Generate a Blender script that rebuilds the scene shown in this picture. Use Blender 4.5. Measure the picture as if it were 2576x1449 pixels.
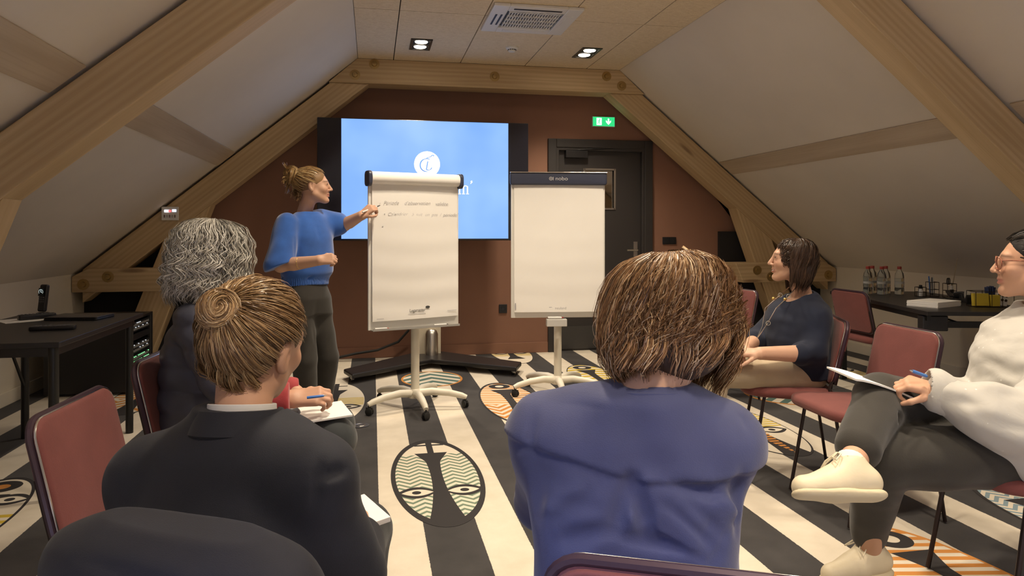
import bpy, bmesh, math, random
import numpy as np
from mathutils import Vector, Matrix, Euler

# ---------------------------------------------------------------- scene, camera, exposure
for o in list(bpy.data.objects):
    bpy.data.objects.remove(o, do_unlink=True)
SC = bpy.context.scene
COL = SC.collection
R = math.radians
YAW = R(11.1)                                  # the camera looks 11 degrees to the right of the room's long axis

cam_d = bpy.data.cameras.new('camera')
cam_d.sensor_width = 36.0
cam_d.lens = 36.0 * 1793.0 / 2576.0
cam_d.shift_y = -140.0 / 2576.0
cam_d.clip_start = 0.05
cam = bpy.data.objects.new('camera', cam_d)
cam.location = (0, 0, 1.25)
cam.rotation_euler = (R(90), 0, -YAW)
COL.objects.link(cam)
SC.camera = cam

SC.view_settings.view_transform = 'Standard'
SC.view_settings.look = 'None'
SC.view_settings.gamma = 1.0
SC.view_settings.use_curve_mapping = False
SC.view_settings.exposure = 0.36

world = bpy.data.worlds.new('world')
world.use_nodes = True
world.node_tree.nodes['Background'].inputs[0].default_value = (0.35, 0.5, 0.9, 1)
world.node_tree.nodes['Background'].inputs[1].default_value = 0.6
SC.world = world

# light levels (the lamps themselves are built with their fittings further down)
SPOT_POWER = 72.0          # watts of one downlight lamp
SPOT_COLOR = (1.0, 0.84, 0.64)
ADDED_DAYLIGHT_POWER = {'added_daylight_left': 70.0, 'added_daylight_right': 40.0}      # watts of the lamps added for bluish light behind the camera
ADDED_DAYLIGHT_COLOR = (0.36, 0.52, 1.0)

def area_light(name, loc, rot, size, size_y, power, color):
    d = bpy.data.lights.new(name, 'AREA')
    d.shape = 'RECTANGLE'; d.size = size; d.size_y = size_y
    d.energy = power; d.color = color; d.spread = R(84)
    o = bpy.data.objects.new(name, d)
    o.location = loc; o.rotation_euler = rot
    COL.objects.link(o)
    return o

# room constants, metres
XL, XR = -2.60, 4.94        # knee walls
CL, CR = -0.135, 2.47       # edges of the flat ceiling
ZC, ZK = 2.90, 0.88         # ceiling height, top of the knee walls
YB, YF = 7.24, -2.60        # end wall with the door, wall behind the camera
TAN = (ZC - ZK) / (CL - XL)
ANG = math.atan(TAN)

# bluish lamps added out of view, one at each added roof window (added_window_1, added_window_2 below)
WIN_Y = (-0.75, 0.05)       # the windows' extent along the room
for nm, xw, sg in (('added_daylight_left', -1.55, -1), ('added_daylight_right', 3.89, 1)):
    zw = ZC - TAN * ((CL - xw) if sg < 0 else (xw - CR))
    area_light(nm, (xw - sg * .06 * math.sin(ANG), sum(WIN_Y) / 2, zw - .06 * math.cos(ANG)), (0, sg * ANG, 0), .95, .75,
               ADDED_DAYLIGHT_POWER[nm], ADDED_DAYLIGHT_COLOR)

# ---------------------------------------------------------------- small library
def link(o, parent=None, kind=None, label=None, cat=None, group=None):
    COL.objects.link(o)
    if parent is not None:
        o.parent = parent
    return tag(o, label, cat, group, kind)

def tag(o, label=None, cat=None, group=None, kind=None):
    if label: o['label'] = label
    if cat: o['category'] = cat
    if group: o['group'] = group
    if kind: o['kind'] = kind
    return o

def empty(name, loc=(0, 0, 0), rz=0.0, label=None, cat=None, group=None, kind=None):
    o = bpy.data.objects.new(name, None)
    o.empty_display_size = 0.1
    o.location = loc; o.rotation_euler = (0, 0, rz)
    return link(o, None, kind, label, cat, group)

def copy_tree(o, parent=None):
    c = o.copy(); COL.objects.link(c); c.parent = parent
    for ch in list(o.children):
        copy_tree(ch, c)
    return c

class MB:
    """collects simple shapes; build() links them as one mesh object"""
    def __init__(s):
        s.v = []; s.f = []; s.m = []
    def add(s, verts, faces, mi=0):
        n = len(s.v)
        s.v += [tuple(p) for p in verts]
        s.f += [tuple(i + n for i in q) for q in faces]
        s.m += [mi] * len(faces)
        return s
    def box(s, c, size, rot=None, mi=0):
        hx, hy, hz = size[0] / 2, size[1] / 2, size[2] / 2
        vs = [Vector((x, y, z)) for x in (-hx, hx) for y in (-hy, hy) for z in (-hz, hz)]
        if rot is not None:
            m = Euler(rot).to_matrix(); vs = [m @ p for p in vs]
        c = Vector(c)
        return s.add([p + c for p in vs], [(0, 1, 3, 2), (4, 6, 7, 5), (0, 4, 5, 1), (2, 3, 7, 6), (0, 2, 6, 4), (1, 5, 7, 3)], mi)
    def prism(s, poly, axis, a, b, mi=0):
        """poly in the two other axes (cyclic order), extruded along axis from a to b"""
        def mk(p, t):
            if axis == 'y': return (p[0], t, p[1])
            if axis == 'x': return (t, p[0], p[1])
            return (p[0], p[1], t)
        n = len(poly)
        vs = [mk(p, a) for p in poly] + [mk(p, b) for p in poly]
        fs = [tuple(range(n))[::-1], tuple(range(n, 2 * n))]
        fs += [(i, (i + 1) % n, n + (i + 1) % n, n + i) for i in range(n)]
        return s.add(vs, fs, mi)
    def tube(s, pts, r, n=8, closed=False, cap=True, mi=0):
        pts = [Vector(p) for p in pts]
        rs = r if isinstance(r, (list, tuple)) else [r] * len(pts)
        L = len(pts); vs = []; fs = []
        up = None
        for i, p in enumerate(pts):
            if closed: t = pts[(i + 1) % L] - pts[i - 1]
            else: t = pts[min(i + 1, L - 1)] - pts[max(i - 1, 0)]
            t.normalize()
            if up is None:
                up = Vector((0, 0, 1)) if abs(t.z) < .9 else Vector((1, 0, 0))
            a = t.cross(up)
            if a.length < 1e-5: a = t.orthogonal()
            a.normalize(); b = a.cross(t).normalized(); up = b
            for k in range(n):
                q = 2 * math.pi * k / n
                vs.append(p + (a * math.cos(q) + b * math.sin(q)) * rs[i])
        m = L if closed else L - 1
        for i in range(m):
            j = (i + 1) % L
            for k in range(n):
                k2 = (k + 1) % n
                fs.append((i * n + k, i * n + k2, j * n + k2, j * n + k))
        if cap and not closed:
            fs.append(tuple(range(n))[::-1]); fs.append(tuple(range((L - 1) * n, L * n)))
        return s.add(vs, fs, mi)
    def lathe(s, prof, c=(0, 0, 0), n=20, mi=0, axis='z'):
        vs = []; fs = []
        for (r, z) in prof:
            for k in range(n):
                q = 2 * math.pi * k / n
                p = (r * math.cos(q), r * math.sin(q), z)
                if axis == 'y': p = (p[0], -p[2], p[1])
                if axis == 'x': p = (p[2], p[0], p[1])
                vs.append((p[0] + c[0], p[1] + c[1], p[2] + c[2]))
        L = len(prof)
        for i in range(L - 1):
            for k in range(n):
                k2 = (k + 1) % n
                fs.append((i * n + k, i * n + k2, (i + 1) * n + k2, (i + 1) * n + k))
        if prof[0][0] > 1e-6: fs.append(tuple(range(n))[::-1])
        if prof[-1][0] > 1e-6: fs.append(tuple(range((L - 1) * n, L * n)))
        return s.add(vs, fs, mi)
    def ball(s, c, r, n=12, m=8, mi=0):
        rr = r if isinstance(r, (tuple, list)) else (r, r, r)
        prof = [(math.sin(math.pi * i / m), -math.cos(math.pi * i / m)) for i in range(m + 1)]
        vs = []; fs = []
        for (a, z) in prof:
            for k in range(n):
                q = 2 * math.pi * k / n
                vs.append((c[0] + rr[0] * a * math.cos(q), c[1] + rr[1] * a * math.sin(q), c[2] + rr[2] * z))
        for i in range(m):
            for k in range(n):
                k2 = (k + 1) % n
                fs.append((i * n + k, i * n + k2, (i + 1) * n + k2, (i + 1) * n + k))
        return s.add(vs, fs, mi)
    def slab(s, w, d, t, rc, re, c=(0, 0, 0), taper=0.0, nc=6, ne=4, crown=0.0, mi=0):
        """rounded-corner cushion: outline in x,y, thickness in z, rounded edge of radius re"""
        def outline(off):
            pts = []
            for (sx, sy, q0) in ((1, 1, 0), (-1, 1, 90), (-1, -1, 180), (1, -1, 270)):
                r = max(rc - off, 0.001)
                for k in range(nc + 1):
                    q = R(q0 + 90.0 * k / nc)
                    x = sx * (w / 2 - rc) + r * math.cos(q); y = sy * (d / 2 - rc) + r * math.sin(q)
                    x *= 1 + taper * (y / d)
                    pts.append((x, y))
            return pts
        rings = []
        re = min(re, t / 2)
        for i in range(ne + 1):
            q = math.pi / 2 * i / ne
            rings.append((re * (1 - math.sin(q)), -t / 2 + re * (1 - math.cos(q))))
        for i in range(ne + 1):
            q = math.pi / 2 * i / ne
            rings.append((re * (1 - math.cos(q)), t / 2 - re * (1 - math.sin(q))))
        vs = []; fs = []
        n = 4 * (nc + 1)
        for (off, z) in rings:
            vs += [(x + c[0], y + c[1], z + c[2]) for (x, y) in outline(off)]
        # crown: two inner rings on the top
        if crown:
            for sc_, h in ((0.8, .6), (0.45, .92)):
                vs += [(x * sc_ + c[0], y * sc_ + c[1], t / 2 + crown * h + c[2]) for (x, y) in outline(re)]
        L = len(vs) // n
        for i in range(L - 1):
            for k in range(n):
                k2 = (k + 1) % n
                fs.append((i * n + k, i * n + k2, (i + 1) * n + k2, (i + 1) * n + k))
        fs.append(tuple(range(n))[::-1]); fs.append(tuple(range((L - 1) * n, L * n)))
        return s.add(vs, fs, mi)
    def xform(s, mat):
        s.v = [tuple(mat @ Vector(p)) for p in s.v]
        return s
    def mesh(s, name, mats, smooth=False, bevel=0):
        me = bpy.data.meshes.new(name)
        me.from_pydata(s.v, [], s.f)
        for m in (mats if isinstance(mats, (list, tuple)) else [mats]):
            me.materials.append(m)
        if any(s.m): me.polygons.foreach_set('material_index', s.m)
        bm = bmesh.new(); bm.from_mesh(me)
        bmesh.ops.recalc_face_normals(bm, faces=bm.faces)
        bm.to_mesh(me); bm.free()
        if smooth:
            me.polygons.foreach_set('use_smooth', [True] * len(me.polygons))
            try: me.set_sharp_from_angle(angle=R(42))
            except Exception: pass
        me.update()
        return me
    def build(s, name, mats, parent=None, smooth=False, bevel=0.0, loc=None, rot=None, kind=None, label=None, cat=None, group=None):
        me = s.mesh(name, mats, smooth)
        o = bpy.data.objects.new(name, me)
        if loc is not None: o.location = loc
        if rot is not None: o.rotation_euler = rot
        if bevel:
            md = o.modifiers.new('bevel', 'BEVEL'); md.width = bevel; md.segments = 2; md.limit_method = 'ANGLE'
        return link(o, parent, kind, label, cat, group)

# ---------------------------------------------------------------- materials
class X:
    """arithmetic on shader sockets"""
    def __init__(s, t, k): s.t = t; s.k = k
    def _op(s, op, *a):
        n = s.t.nodes.new('ShaderNodeMath'); n.operation = op
        for i, q in enumerate((s,) + a):
            if isinstance(q, X): s.t.links.new(q.k, n.inputs[i])
            else: n.inputs[i].default_value = float(q)
        return X(s.t, n.outputs[0])
    def __add__(s, o): return s._op('ADD', o)
    __radd__ = __add__
    def __sub__(s, o): return s._op('SUBTRACT', o)
    def __rsub__(s, o): return (s * -1.0) + o
    def __mul__(s, o): return s._op('MULTIPLY', o)
    __rmul__ = __mul__
    def __truediv__(s, o): return s._op('DIVIDE', o)
    def lt(s, o): return s._op('LESS_THAN', o)
    def gt(s, o): return s._op('GREATER_THAN', o)
    def abs(s): return s._op('ABSOLUTE')
    def min(s, o): return s._op('MINIMUM', o)
    def max(s, o): return s._op('MAXIMUM', o)
    def frac(s): return s._op('FRACT')
    def tri(s, p): return s._op('PINGPONG', p)
    def sqrt(s): return s._op('SQRT')
    def pw(s, e): return s._op('POWER', e)

def new_mat(name):
    m = bpy.data.materials.new(name); m.use_nodes = True
    t = m.node_tree
    b = t.nodes['Principled BSDF']
    return m, t, b

def rgb(c): return (c[0], c[1], c[2], 1.0)

def coords(t, kind='Object', scale=(1, 1, 1), rot=(0, 0, 0)):
    tc = t.nodes.new('ShaderNodeTexCoord'); mp = t.nodes.new('ShaderNodeMapping')
    mp.inputs['Scale'].default_value = scale; mp.inputs['Rotation'].default_value = rot
    t.links.new(tc.outputs[kind], mp.inputs[0])
    return mp.outputs[0]

def noise(t, vec, scale, detail=4, rough=.55, dist=0.0):
    n = t.nodes.new('ShaderNodeTexNoise')
    n.inputs['Scale'].default_value = scale; n.inputs['Detail'].default_value = detail
    n.inputs['Roughness'].default_value = rough; n.inputs['Distortion'].default_value = dist
    t.links.new(vec, n.inputs['Vector'])
    return n.outputs[0]

def ramp(t, fac, stops):
    n = t.nodes.new('ShaderNodeValToRGB')
    e = n.color_ramp.elements
    while len(e) > 1: e.remove(e[-1])
    e[0].position = stops[0][0]; e[0].color = rgb(stops[0][1])
    for p, c in stops[1:]:
        q = e.new(p); q.color = rgb(c)
    t.links.new(fac, n.inputs[0])
    return n.outputs[0]

def mixc(t, fac, a, b, blend='MIX'):
    n = t.nodes.new('ShaderNodeMix'); n.data_type = 'RGBA'; n.blend_type = blend
    def put(sock, v):
        if isinstance(v, X): t.links.new(v.k, sock)
        elif hasattr(v, 'is_linked'): t.links.new(v, sock)
        elif isinstance(v, (int, float)): sock.default_value = v
        else: sock.default_value = rgb(v)
    put(n.inputs[0], fac); put(n.inputs[6], a); put(n.inputs[7], b)
    return n.outputs[2]

def bump(t, b, height, strength=.2, dist=.01):
    n = t.nodes.new('ShaderNodeBump')
    n.inputs['Strength'].default_value = strength; n.inputs['Distance'].default_value = dist
    t.links.new(height, n.inputs['Height']); t.links.new(n.outputs[0], b.inputs['Normal'])

def plain(name, c, rough=.5, metal=0.0, var=0.0, vscale=6.0, bmp=0.0, bscale=60.0, spec=None, coat=0.0, sheen=0.0, alpha=None):
    m, t, b = new_mat(name)
    b.inputs['Base Color'].default_value = rgb(c)
    b.inputs['Roughness'].default_value = rough; b.inputs['Metallic'].default_value = metal
    if spec is not None: b.inputs['Specular IOR Level'].default_value = spec
    if coat: b.inputs['Coat Weight'].default_value = coat
    if sheen:
        b.inputs['Sheen Weight'].default_value = sheen; b.inputs['Sheen Roughness'].default_value = .4
    v = coords(t)
    if var:
        n = noise(t, v, vscale, 5)
        lo = tuple(max(0, q * (1 - var)) for q in c); hi = tuple(min(1, q * (1 + var)) for q in c)
        t.links.new(ramp(t, n, [(.3, lo), (.7, hi)]), b.inputs['Base Color'])
    if bmp:
        bump(t, b, noise(t, v, bscale, 3), bmp, .004)
    return m

def emis(name, c, strength):
    m, t, b = new_mat(name)
    b.inputs['Base Color'].default_value = rgb(c)
    b.inputs['Emission Color'].default_value = rgb(c)
    b.inputs['Emission Strength'].default_value = strength
    b.inputs['Roughness'].default_value = .3
    return m

def glass(name, c=(1, 1, 1), rough=.02, ior=1.3):
    m, t, b = new_mat(name)
    b.inputs['Base Color'].default_value = rgb(c)
    b.inputs['Roughness'].default_value = rough
    b.inputs['Transmission Weight'].default_value = 1.0
    b.inputs['IOR'].default_value = ior
    return m

def wood_mat(name, c0, c1, dark):
    m, t, b = new_mat(name)
    v = coords(t, 'Object', (.45, 5, 5))
    # random offset for each beam so that no two show the same grain
    oi = t.nodes.new('ShaderNodeObjectInfo')
    add = t.nodes.new('ShaderNodeVectorMath'); add.operation = 'ADD'
    cx = t.nodes.new('ShaderNodeCombineXYZ')
    mul = X(t, oi.outputs['Random']) * 37.0
    t.links.new(mul.k, cx.inputs[0]); t.links.new((mul * .37).k, cx.inputs[1])
    t.links.new(v, add.inputs[0]); t.links.new(cx.outputs[0], add.inputs[1])
    v = add.outputs[0]
    big = noise(t, v, 1.1, 3, .5, .6)
    wv = t.nodes.new('ShaderNodeTexWave'); wv.wave_type = 'BANDS'; wv.bands_direction = 'Z'
    wv.inputs['Scale'].default_value = 1.6; wv.inputs['Distortion'].default_value = 5.0
    wv.inputs['Detail'].default_value = 3.0; wv.inputs['Detail Scale'].default_value = 1.2
    t.links.new(v, wv.inputs[0])
    mp = t.nodes.new('ShaderNodeMapping'); mp.inputs['Scale'].default_value = (2.2, 22, 22)
    t.links.new(v, mp.inputs[0])
    fine = noise(t, mp.outputs[0], 1.0, 5, .6)
    base = ramp(t, big, [(.25, c0), (.75, c1)])
    col = mixc(t, X(t, wv.outputs[0]) * .26, base, dark)
    col = mixc(t, (X(t, fine) - .5).max(0) * .9, col, dark)
    vo = t.nodes.new('ShaderNodeTexVoronoi'); vo.inputs['Scale'].default_value = 1.1
    mp2 = t.nodes.new('ShaderNodeMapping'); mp2.inputs['Scale'].default_value = (1.6, .8, .8)
    t.links.new(v, mp2.inputs[0]); t.links.new(mp2.outputs[0], vo.inputs['Vector'])
    kn = ramp(t, vo.outputs['Distance'], [(.0, (1, 1, 1)), (.06, (.8, .8, .8)), (.11, (0, 0, 0))])
    col = mixc(t, X(t, kn) * .75, col, (dark[0] * .5, dark[1] * .4, dark[2] * .35))
    t.links.new(col, b.inputs['Base Color'])
    b.inputs['Roughness'].default_value = .62
    bump(t, b, fine, .12, .003)
    return m

def wall_mat(name, c, var=.06, bs=180.0):
    m, t, b = new_mat(name)
    v = coords(t)
    n = noise(t, v, 1.3, 4)
    lo = tuple(q * (1 - var) for q in c); hi = tuple(min(1, q * (1 + var)) for q in c)
    t.links.new(ramp(t, n, [(.3, lo), (.7, hi)]), b.inputs['Base Color'])
    b.inputs['Roughness'].default_value = .8
    bump(t, b, noise(t, v, bs, 3), .12, .002)
    return m

def fabric(name, c, weave=420.0, var=.12, rough=.85, sheen=.3, fold=0.0, fscale=9.0):
    m, t, b = new_mat(name)
    v = coords(t)
    n = noise(t, v, 9, 5)
    lo = tuple(q * (1 - var) for q in c); hi = tuple(min(1, q * (1 + var)) for q in c)
    t.links.new(ramp(t, n, [(.3, lo), (.7, hi)]), b.inputs['Base Color'])
    b.inputs['Roughness'].default_value = rough
    b.inputs['Sheen Weight'].default_value = sheen
    b.inputs['Specular IOR Level'].default_value = .25
    w = noise(t, v, weave, 2)
    if fold:
        f = noise(t, coords(t, 'Object', (1, 1, .55)), fscale, 3, .5, 1.2)
        w = (X(t, w) * .12 + X(t, f) * fold).k
        bump(t, b, w, .7, .03)
    else:
        bump(t, b, w, .25, .002)
    return m

WOOD = wood_mat('pine_beam', (.47, .335, .18), (.65, .49, .29), (.27, .155, .065))
WOODPALE = wood_mat('weathered_pine', (.46, .37, .265), (.58, .48, .36), (.30, .20, .12))
SLOPE = wall_mat('offwhite_plaster', (.70, .635, .545), .04)
KNEE = wall_mat('cream_plaster', (.72, .66, .55), .05)
TERRA = wall_mat('terracotta_paint', (.262, .132, .086), .08)
BLACKWALL = wall_mat('black_paint', (.012, .011, .012), .2)
DOORM = plain('charcoal_door_paint', (.035, .031, .030), .45, bmp=.05, bscale=200)
GAP = plain('dark_joint', (.02, .015, .012), .9)
BLACK = plain('black_lacquer', (.014, .013, .014), .38, bmp=.03, bscale=300)
BLACKPL = plain('black_plastic', (.016, .016, .018), .3)
RUBBER = plain('black_rubber', (.012, .012, .012), .7)
WHITE = plain('white_plastic', (.80, .79, .77), .35)
PAPER = plain('paper_white', (.86, .84, .80), .8, var=.015, vscale=3)
CREAMMETAL = plain('cream_powder_coat', (.66, .62, .52), .4)
STEEL = plain('brushed_steel', (.62, .59, .54), .28, 1.0, bmp=.03, bscale=200)
SILVER = plain('bright_silver', (.75, .74, .72), .18, 1.0)
BRASS = plain('dull_brass', (.45, .32, .14), .35, 1.0)
GOLD = plain('gold', (.80, .55, .18), .25, 1.0)
NAVYPL = plain('dark_navy_plastic', (.035, .042, .075), .4)
BURG = fabric('burgundy_upholstery', (.165, .050, .045), 300, .10, .75, .12)
RODM = plain('dark_bronze_rod', (.030, .020, .020), .35, .6)
PIPEM = plain('dark_plum_edging', (.055, .032, .045), .28, .3)

# ================================================================ THE SETTING
# ---- floor: striped carpet
def carpet_mat():
    m, t, b = new_mat('striped_carpet')
    tc = t.nodes.new('ShaderNodeTexCoord'); sp = t.nodes.new('ShaderNodeSeparateXYZ')
    t.links.new(tc.outputs['Object'], sp.inputs[0])
    x = X(t, sp.outputs[0])
    v = coords(t)
    wob = (X(t, noise(t, v, 90, 2)) - .5) * .006
    st = (((x + wob) - .03 + 41.0) / .41).frac().lt(.45)
    n = noise(t, v, 5, 5, .6)
    fine = noise(t, v, 700, 2)
    dk = ramp(t, n, [(.3, (.026, .025, .027)), (.7, (.048, .045, .046))])
    lt = ramp(t, n, [(.3, (.60, .535, .43)), (.7, (.70, .635, .525))])
    c = mixc(t, st, dk, lt)
    c = mixc(t, (X(t, fine) - .5).abs() * .5, c, (.2, .18, .15))
    t.links.new(c, b.inputs['Base Color'])
    b.inputs['Roughness'].default_value = .95
    b.inputs['Specular IOR Level'].default_value = .1
    b.inputs['Sheen Weight'].default_value = .15
    bump(t, b, fine, .35, .004)
    return m

floor = MB().box(((XL + XR) / 2, (YB + YF) / 2, -.05), (XR - XL + .4, YB - YF + .4, .1)).build('floor', carpet_mat(), kind='structure')

CREAM = (.67, .605, .495); CHAR = (.036, .034, .036)
GREEN = (.16, .22, .16); ORANGE = (.55, .235, .06); YELLOW = (.55, .40, .05); TEAL = (.22, .30, .34)

def motif_mat(name, hw, hl, pat='zigzag', col=GREEN, col2=None, rim=CHAR, rimw=.10, nose=True, eyes=None, cross=False, ring=False,
              band=(-2, 2), slant=0.0, period=.055, duty=.5, beak=None):
    """woven mask: all lengths in metres in the motif's own plane, +y towards its forehead"""
    m, t, b = new_mat(name)
    tc = t.nodes.new('ShaderNodeTexCoord'); sp = t.nodes.new('ShaderNodeSeparateXYZ')
    t.links.new(tc.outputs['Object'], sp.inputs[0])
    x = X(t, sp.outputs[0]); y = X(t, sp.outputs[1])
    ax = x.abs()
    e = ((x / hw).pw(2.0) + (y / hl).pw(2.0)).sqrt()
    c = mixc(t, 0.0, CREAM, CREAM)
    inb = y.gt(band[0]) * y.lt(band[1])
    if pat == 'zigzag':
        ph = y - ((ax + .3).tri(.055)) * .9
        per = period
        s = (ph / per + 20.0).frac().lt(duty) * inb
        c = mixc(t, s, c, col)
    elif pat == 'stripe':
        ph = y + ax * slant
        s = (ph / period + 20.0).frac().lt(duty) * inb
        c = mixc(t, s, c, col)
    elif pat == 'diag':
        ph = y * .5 + ax * slant
        s = (ph / period + 20.0).frac().lt(duty) * inb
        c = mixc(t, s, c, col)
    elif pat == 'both':
        ph = y + x * .18
        s1 = (ph / period + 20.0).frac().lt(duty) * y.gt(-.12 * hl)
        ph2 = y + ((ax - .04).tri(.09)) * 1.2
        s2 = (ph2 / (period * 1.5) + 20.0).frac().lt(duty) * y.lt(-.12 * hl)
        c = mixc(t, s1 + s2, c, col)
        if col2: c = mixc(t, s2, c, col2)
    if nose:
        w = (y * y) * .16 + .030
        w = w + (y - .36 * hl).max(0) * .25
        s = ax.lt(w) * y.lt(.60 * hl)
        c = mixc(t, s, c, CHAR)
        if beak is not None:
            s = ax.lt((y + .95 * hl) * .12) * y.lt(beak) * (ph / period + 20.0).frac().lt(.6)
            c = mixc(t, s, c, ORANGE)
    if cross:
        s = (ax.lt(.085) * (y - .83 * hl).abs().lt(.013)).max(ax.lt(.018) * y.gt(.58 * hl))
        c = mixc(t, s, c, CHAR)
    if ring:
        r = (x.pw(2.0) + (y - .78 * hl).pw(2.0)).sqrt()
        c = mixc(t, r.lt(.085), c, CHAR); c = mixc(t, r.lt(.035), c, CREAM if ring is True else ring)
    if eyes is not None:
        ex = ax - hw * .50; ey = y - eyes
        lens = (ex / (hw * .42)).pw(2.0) + ey.abs() / .075
        c = mixc(t, lens.lt(1.0), c, CHAR)
        lens2 = ((ex + .005) / (hw * .33)).pw(2.0) + ey.abs() / .042
        c = mixc(t, lens2.lt(1.0), c, CREAM)
        pu = (ex.pw(2.0) + ey.pw(2.0)).sqrt()
        c = mixc(t, pu.lt(.022), c, CHAR)
    c = mixc(t, e.gt(1 - rimw), c, rim)
    v = coords(t)
    fine = noise(t, v, 700, 2)
    c = mixc(t, (X(t, fine) - .5).abs() * .4, c, (.2, .18, .15))
    t.links.new(c, b.inputs['Base Color'])
    b.inputs['Roughness'].default_value = .95; b.inputs['Specular IOR Level'].default_value = .1
    bump(t, b, fine, .35, .004)
    return m

def motif(x, y, hw, hl, rz=0.0, ymax=None, **kw):
    m = motif_mat('mask_motif', hw, hl, **kw)
    pts = []
    for k in range(72):
        q = 2 * math.pi * k / 72
        px, py = hw * math.cos(q), hl * math.sin(q)
        if ymax is not None and y + py * math.cos(rz) > ymax: py = (ymax - y) / math.cos(rz)
        pts.append((px, py))
    MB().prism(pts, 'z', 0.0002, 0.0016).build('mask_motif', m, floor, loc=(x, y, 0), rot=(0, 0, rz))

motif(.325, 3.66, .232, .645, pat='zigzag', col=GREEN, rim=CHAR, rimw=.10, eyes=-.22, cross=True, band=(-.9, .36), period=.052, duty=.45)
motif(.50, 6.10, .26, .32, pat='diag', col=(.10, .17, .15), rim=ORANGE, rimw=.07, nose=False, slant=.45, period=.075)
motif(1.01, 5.17, .225, .66, pat='both', col=ORANGE, rim=CHAR, rimw=.06, ring=True, period=.06, eyes=-.6)
motif(1.90, 5.83, .225, .64, pat='stripe', col=YELLOW, rim=CHAR, rimw=.03, ring=True, slant=.25, period=.10, eyes=-.20, band=(-.15, .9))
motif(1.40, 7.27, .205, .63, rz=math.pi, ymax=YB - .02, pat='stripe', col=YELLOW, rim=CHAR, rimw=.02, period=.035, eyes=.03, band=(-.02, .22))
motif(-.28, 5.41, .225, .64, pat='stripe', col=YELLOW, rim=CREAM, rimw=.02, eyes=-.17, cross=True, period=.040, band=(-.12, .10))
motif(-1.71, 5.88, .205, .60, pat='both', col=ORANGE, rim=CHAR, rimw=.04, period=.07)
motif(-1.78, 3.42, .235, .63, pat='stripe', col=YELLOW, rim=CHAR, rimw=.05, ring=ORANGE, eyes=.30, period=.07, band=(-.5, .12))
motif(2.36, 4.23, .245, .64, pat='stripe', col=YELLOW, rim=CHAR, rimw=.03, eyes=-.12, period=.045, band=(-.05, .28), beak=-.16)
motif(3.10, 4.98, .28, .33, pat='diag', col=(.10, .17, .15), rim=ORANGE, rimw=.07, nose=False, slant=.45, period=.075)
motif(2.07, 2.06, .225, .63, pat='both', col=ORANGE, rim=ORANGE, rimw=.05, ring=True, period=.06)
motif(4.12, 5.72, .20, .52, pat='stripe', col=YELLOW, rim=CHAR, rimw=.05, eyes=.05, period=.05, band=(-.6, .0))
motif(2.98, 2.45, .22, .62, pat='zigzag', col=TEAL, rim=CHAR, rimw=.06, period=.05)

# ---- end wall with the door opening
DX0, DX1, DZ = 1.80, 2.955, 2.23
wb = MB()
WT = .2
wb.prism([(XL - .1, 0), (DX0, 0), (DX0, 3.0), (CL - .1, 3.0), (XL - .1, ZK)], 'y', YB, YB + WT)
wb.prism([(DX0, DZ), (DX1, DZ), (DX1, 3.0), (DX0, 3.0)], 'y', YB, YB + WT)
wb.prism([(DX1, 0), (XR + .1, 0), (XR + .1, ZK), (CR + .1, 3.0), (DX1, 3.0)], 'y', YB, YB + WT)
wall_back = wb.build('wall_back', TERRA, kind='structure')
MB().prism([(XL - .1, 0), (XR + .1, 0), (XR + .1, ZK), (CR + .1, 3.0), (CL - .1, 3.0), (XL - .1, ZK)], 'y', YF - .2, YF).build('wall_front', SLOPE, kind='structure')
MB().box((XL - .1, (YB + YF) / 2, ZK / 2), (.2, YB - YF + .2, ZK)).build('wall_left', KNEE, kind='structure')
MB().box((XR + .1, (YB + YF) / 2, ZK / 2), (.2, YB - YF + .2, ZK)).build('wall_right', KNEE, kind='structure')

# ---- sloping ceilings; each has an opening for an added, unseen roof window behind the camera
def slope(name, sg):
    mb = MB()
    x0, x1 = (XL, CL) if sg < 0 else (XR, CR)            # knee end, ceiling end
    wx = (-1.98, -1.12) if sg < 0 else (4.32, 3.46)      # window: lower, upper
    def z(x): return ZC - TAN * ((CL - x) if sg < 0 else (x - CR))
    th = .12
    def piece(xa, xb, ya, yb):
        p = [(xa, z(xa)), (xb, z(xb)), (xb, z(xb) + th), (xa, z(xa) + th)]
        mb.prism(p, 'y', ya, yb)
    ext = x0 + sg * .10
    piece(ext, x1, YF - .1, WIN_Y[0]); piece(ext, x1, WIN_Y[1], YB + .1)
    piece(ext, wx[0], WIN_Y[0], WIN_Y[1]); piece(wx[1], x1, WIN_Y[0], WIN_Y[1])
    return mb.build(name, SLOPE, kind='structure'), wx, z
PANE = emis('added_glowing_pane', (.42, .58, 1.0), 1.2)  # glowing pane of the unseen windows, added to supply bluish light
for name, sg, wn in (('ceiling_left', -1, 'added_window_1'), ('ceiling_right', 1, 'added_window_2')):
    so, wx, zf = slope(name, sg)
    w = empty(wn, ((wx[0] + wx[1]) / 2, sum(WIN_Y) / 2, zf((wx[0] + wx[1]) / 2)), kind='structure')
    L = abs(wx[1] - wx[0]) / math.cos(ANG); W_ = WIN_Y[1] - WIN_Y[0]
    rot = (0, sg * ANG, 0)
    MB().box((0, 0, .06), (L - .14, W_ - .14, .02)).build('pane', PANE, w, rot=rot)
    f = MB()
    for s_ in (-1, 1):
        f.box((s_ * (L / 2 - .035), 0, .06), (.07, W_, .08)); f.box((0, s_ * (W_ / 2 - .035), .06), (L, .07, .08))
    f.build('added_window_frame', WOOD, w, rot=rot)

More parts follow.
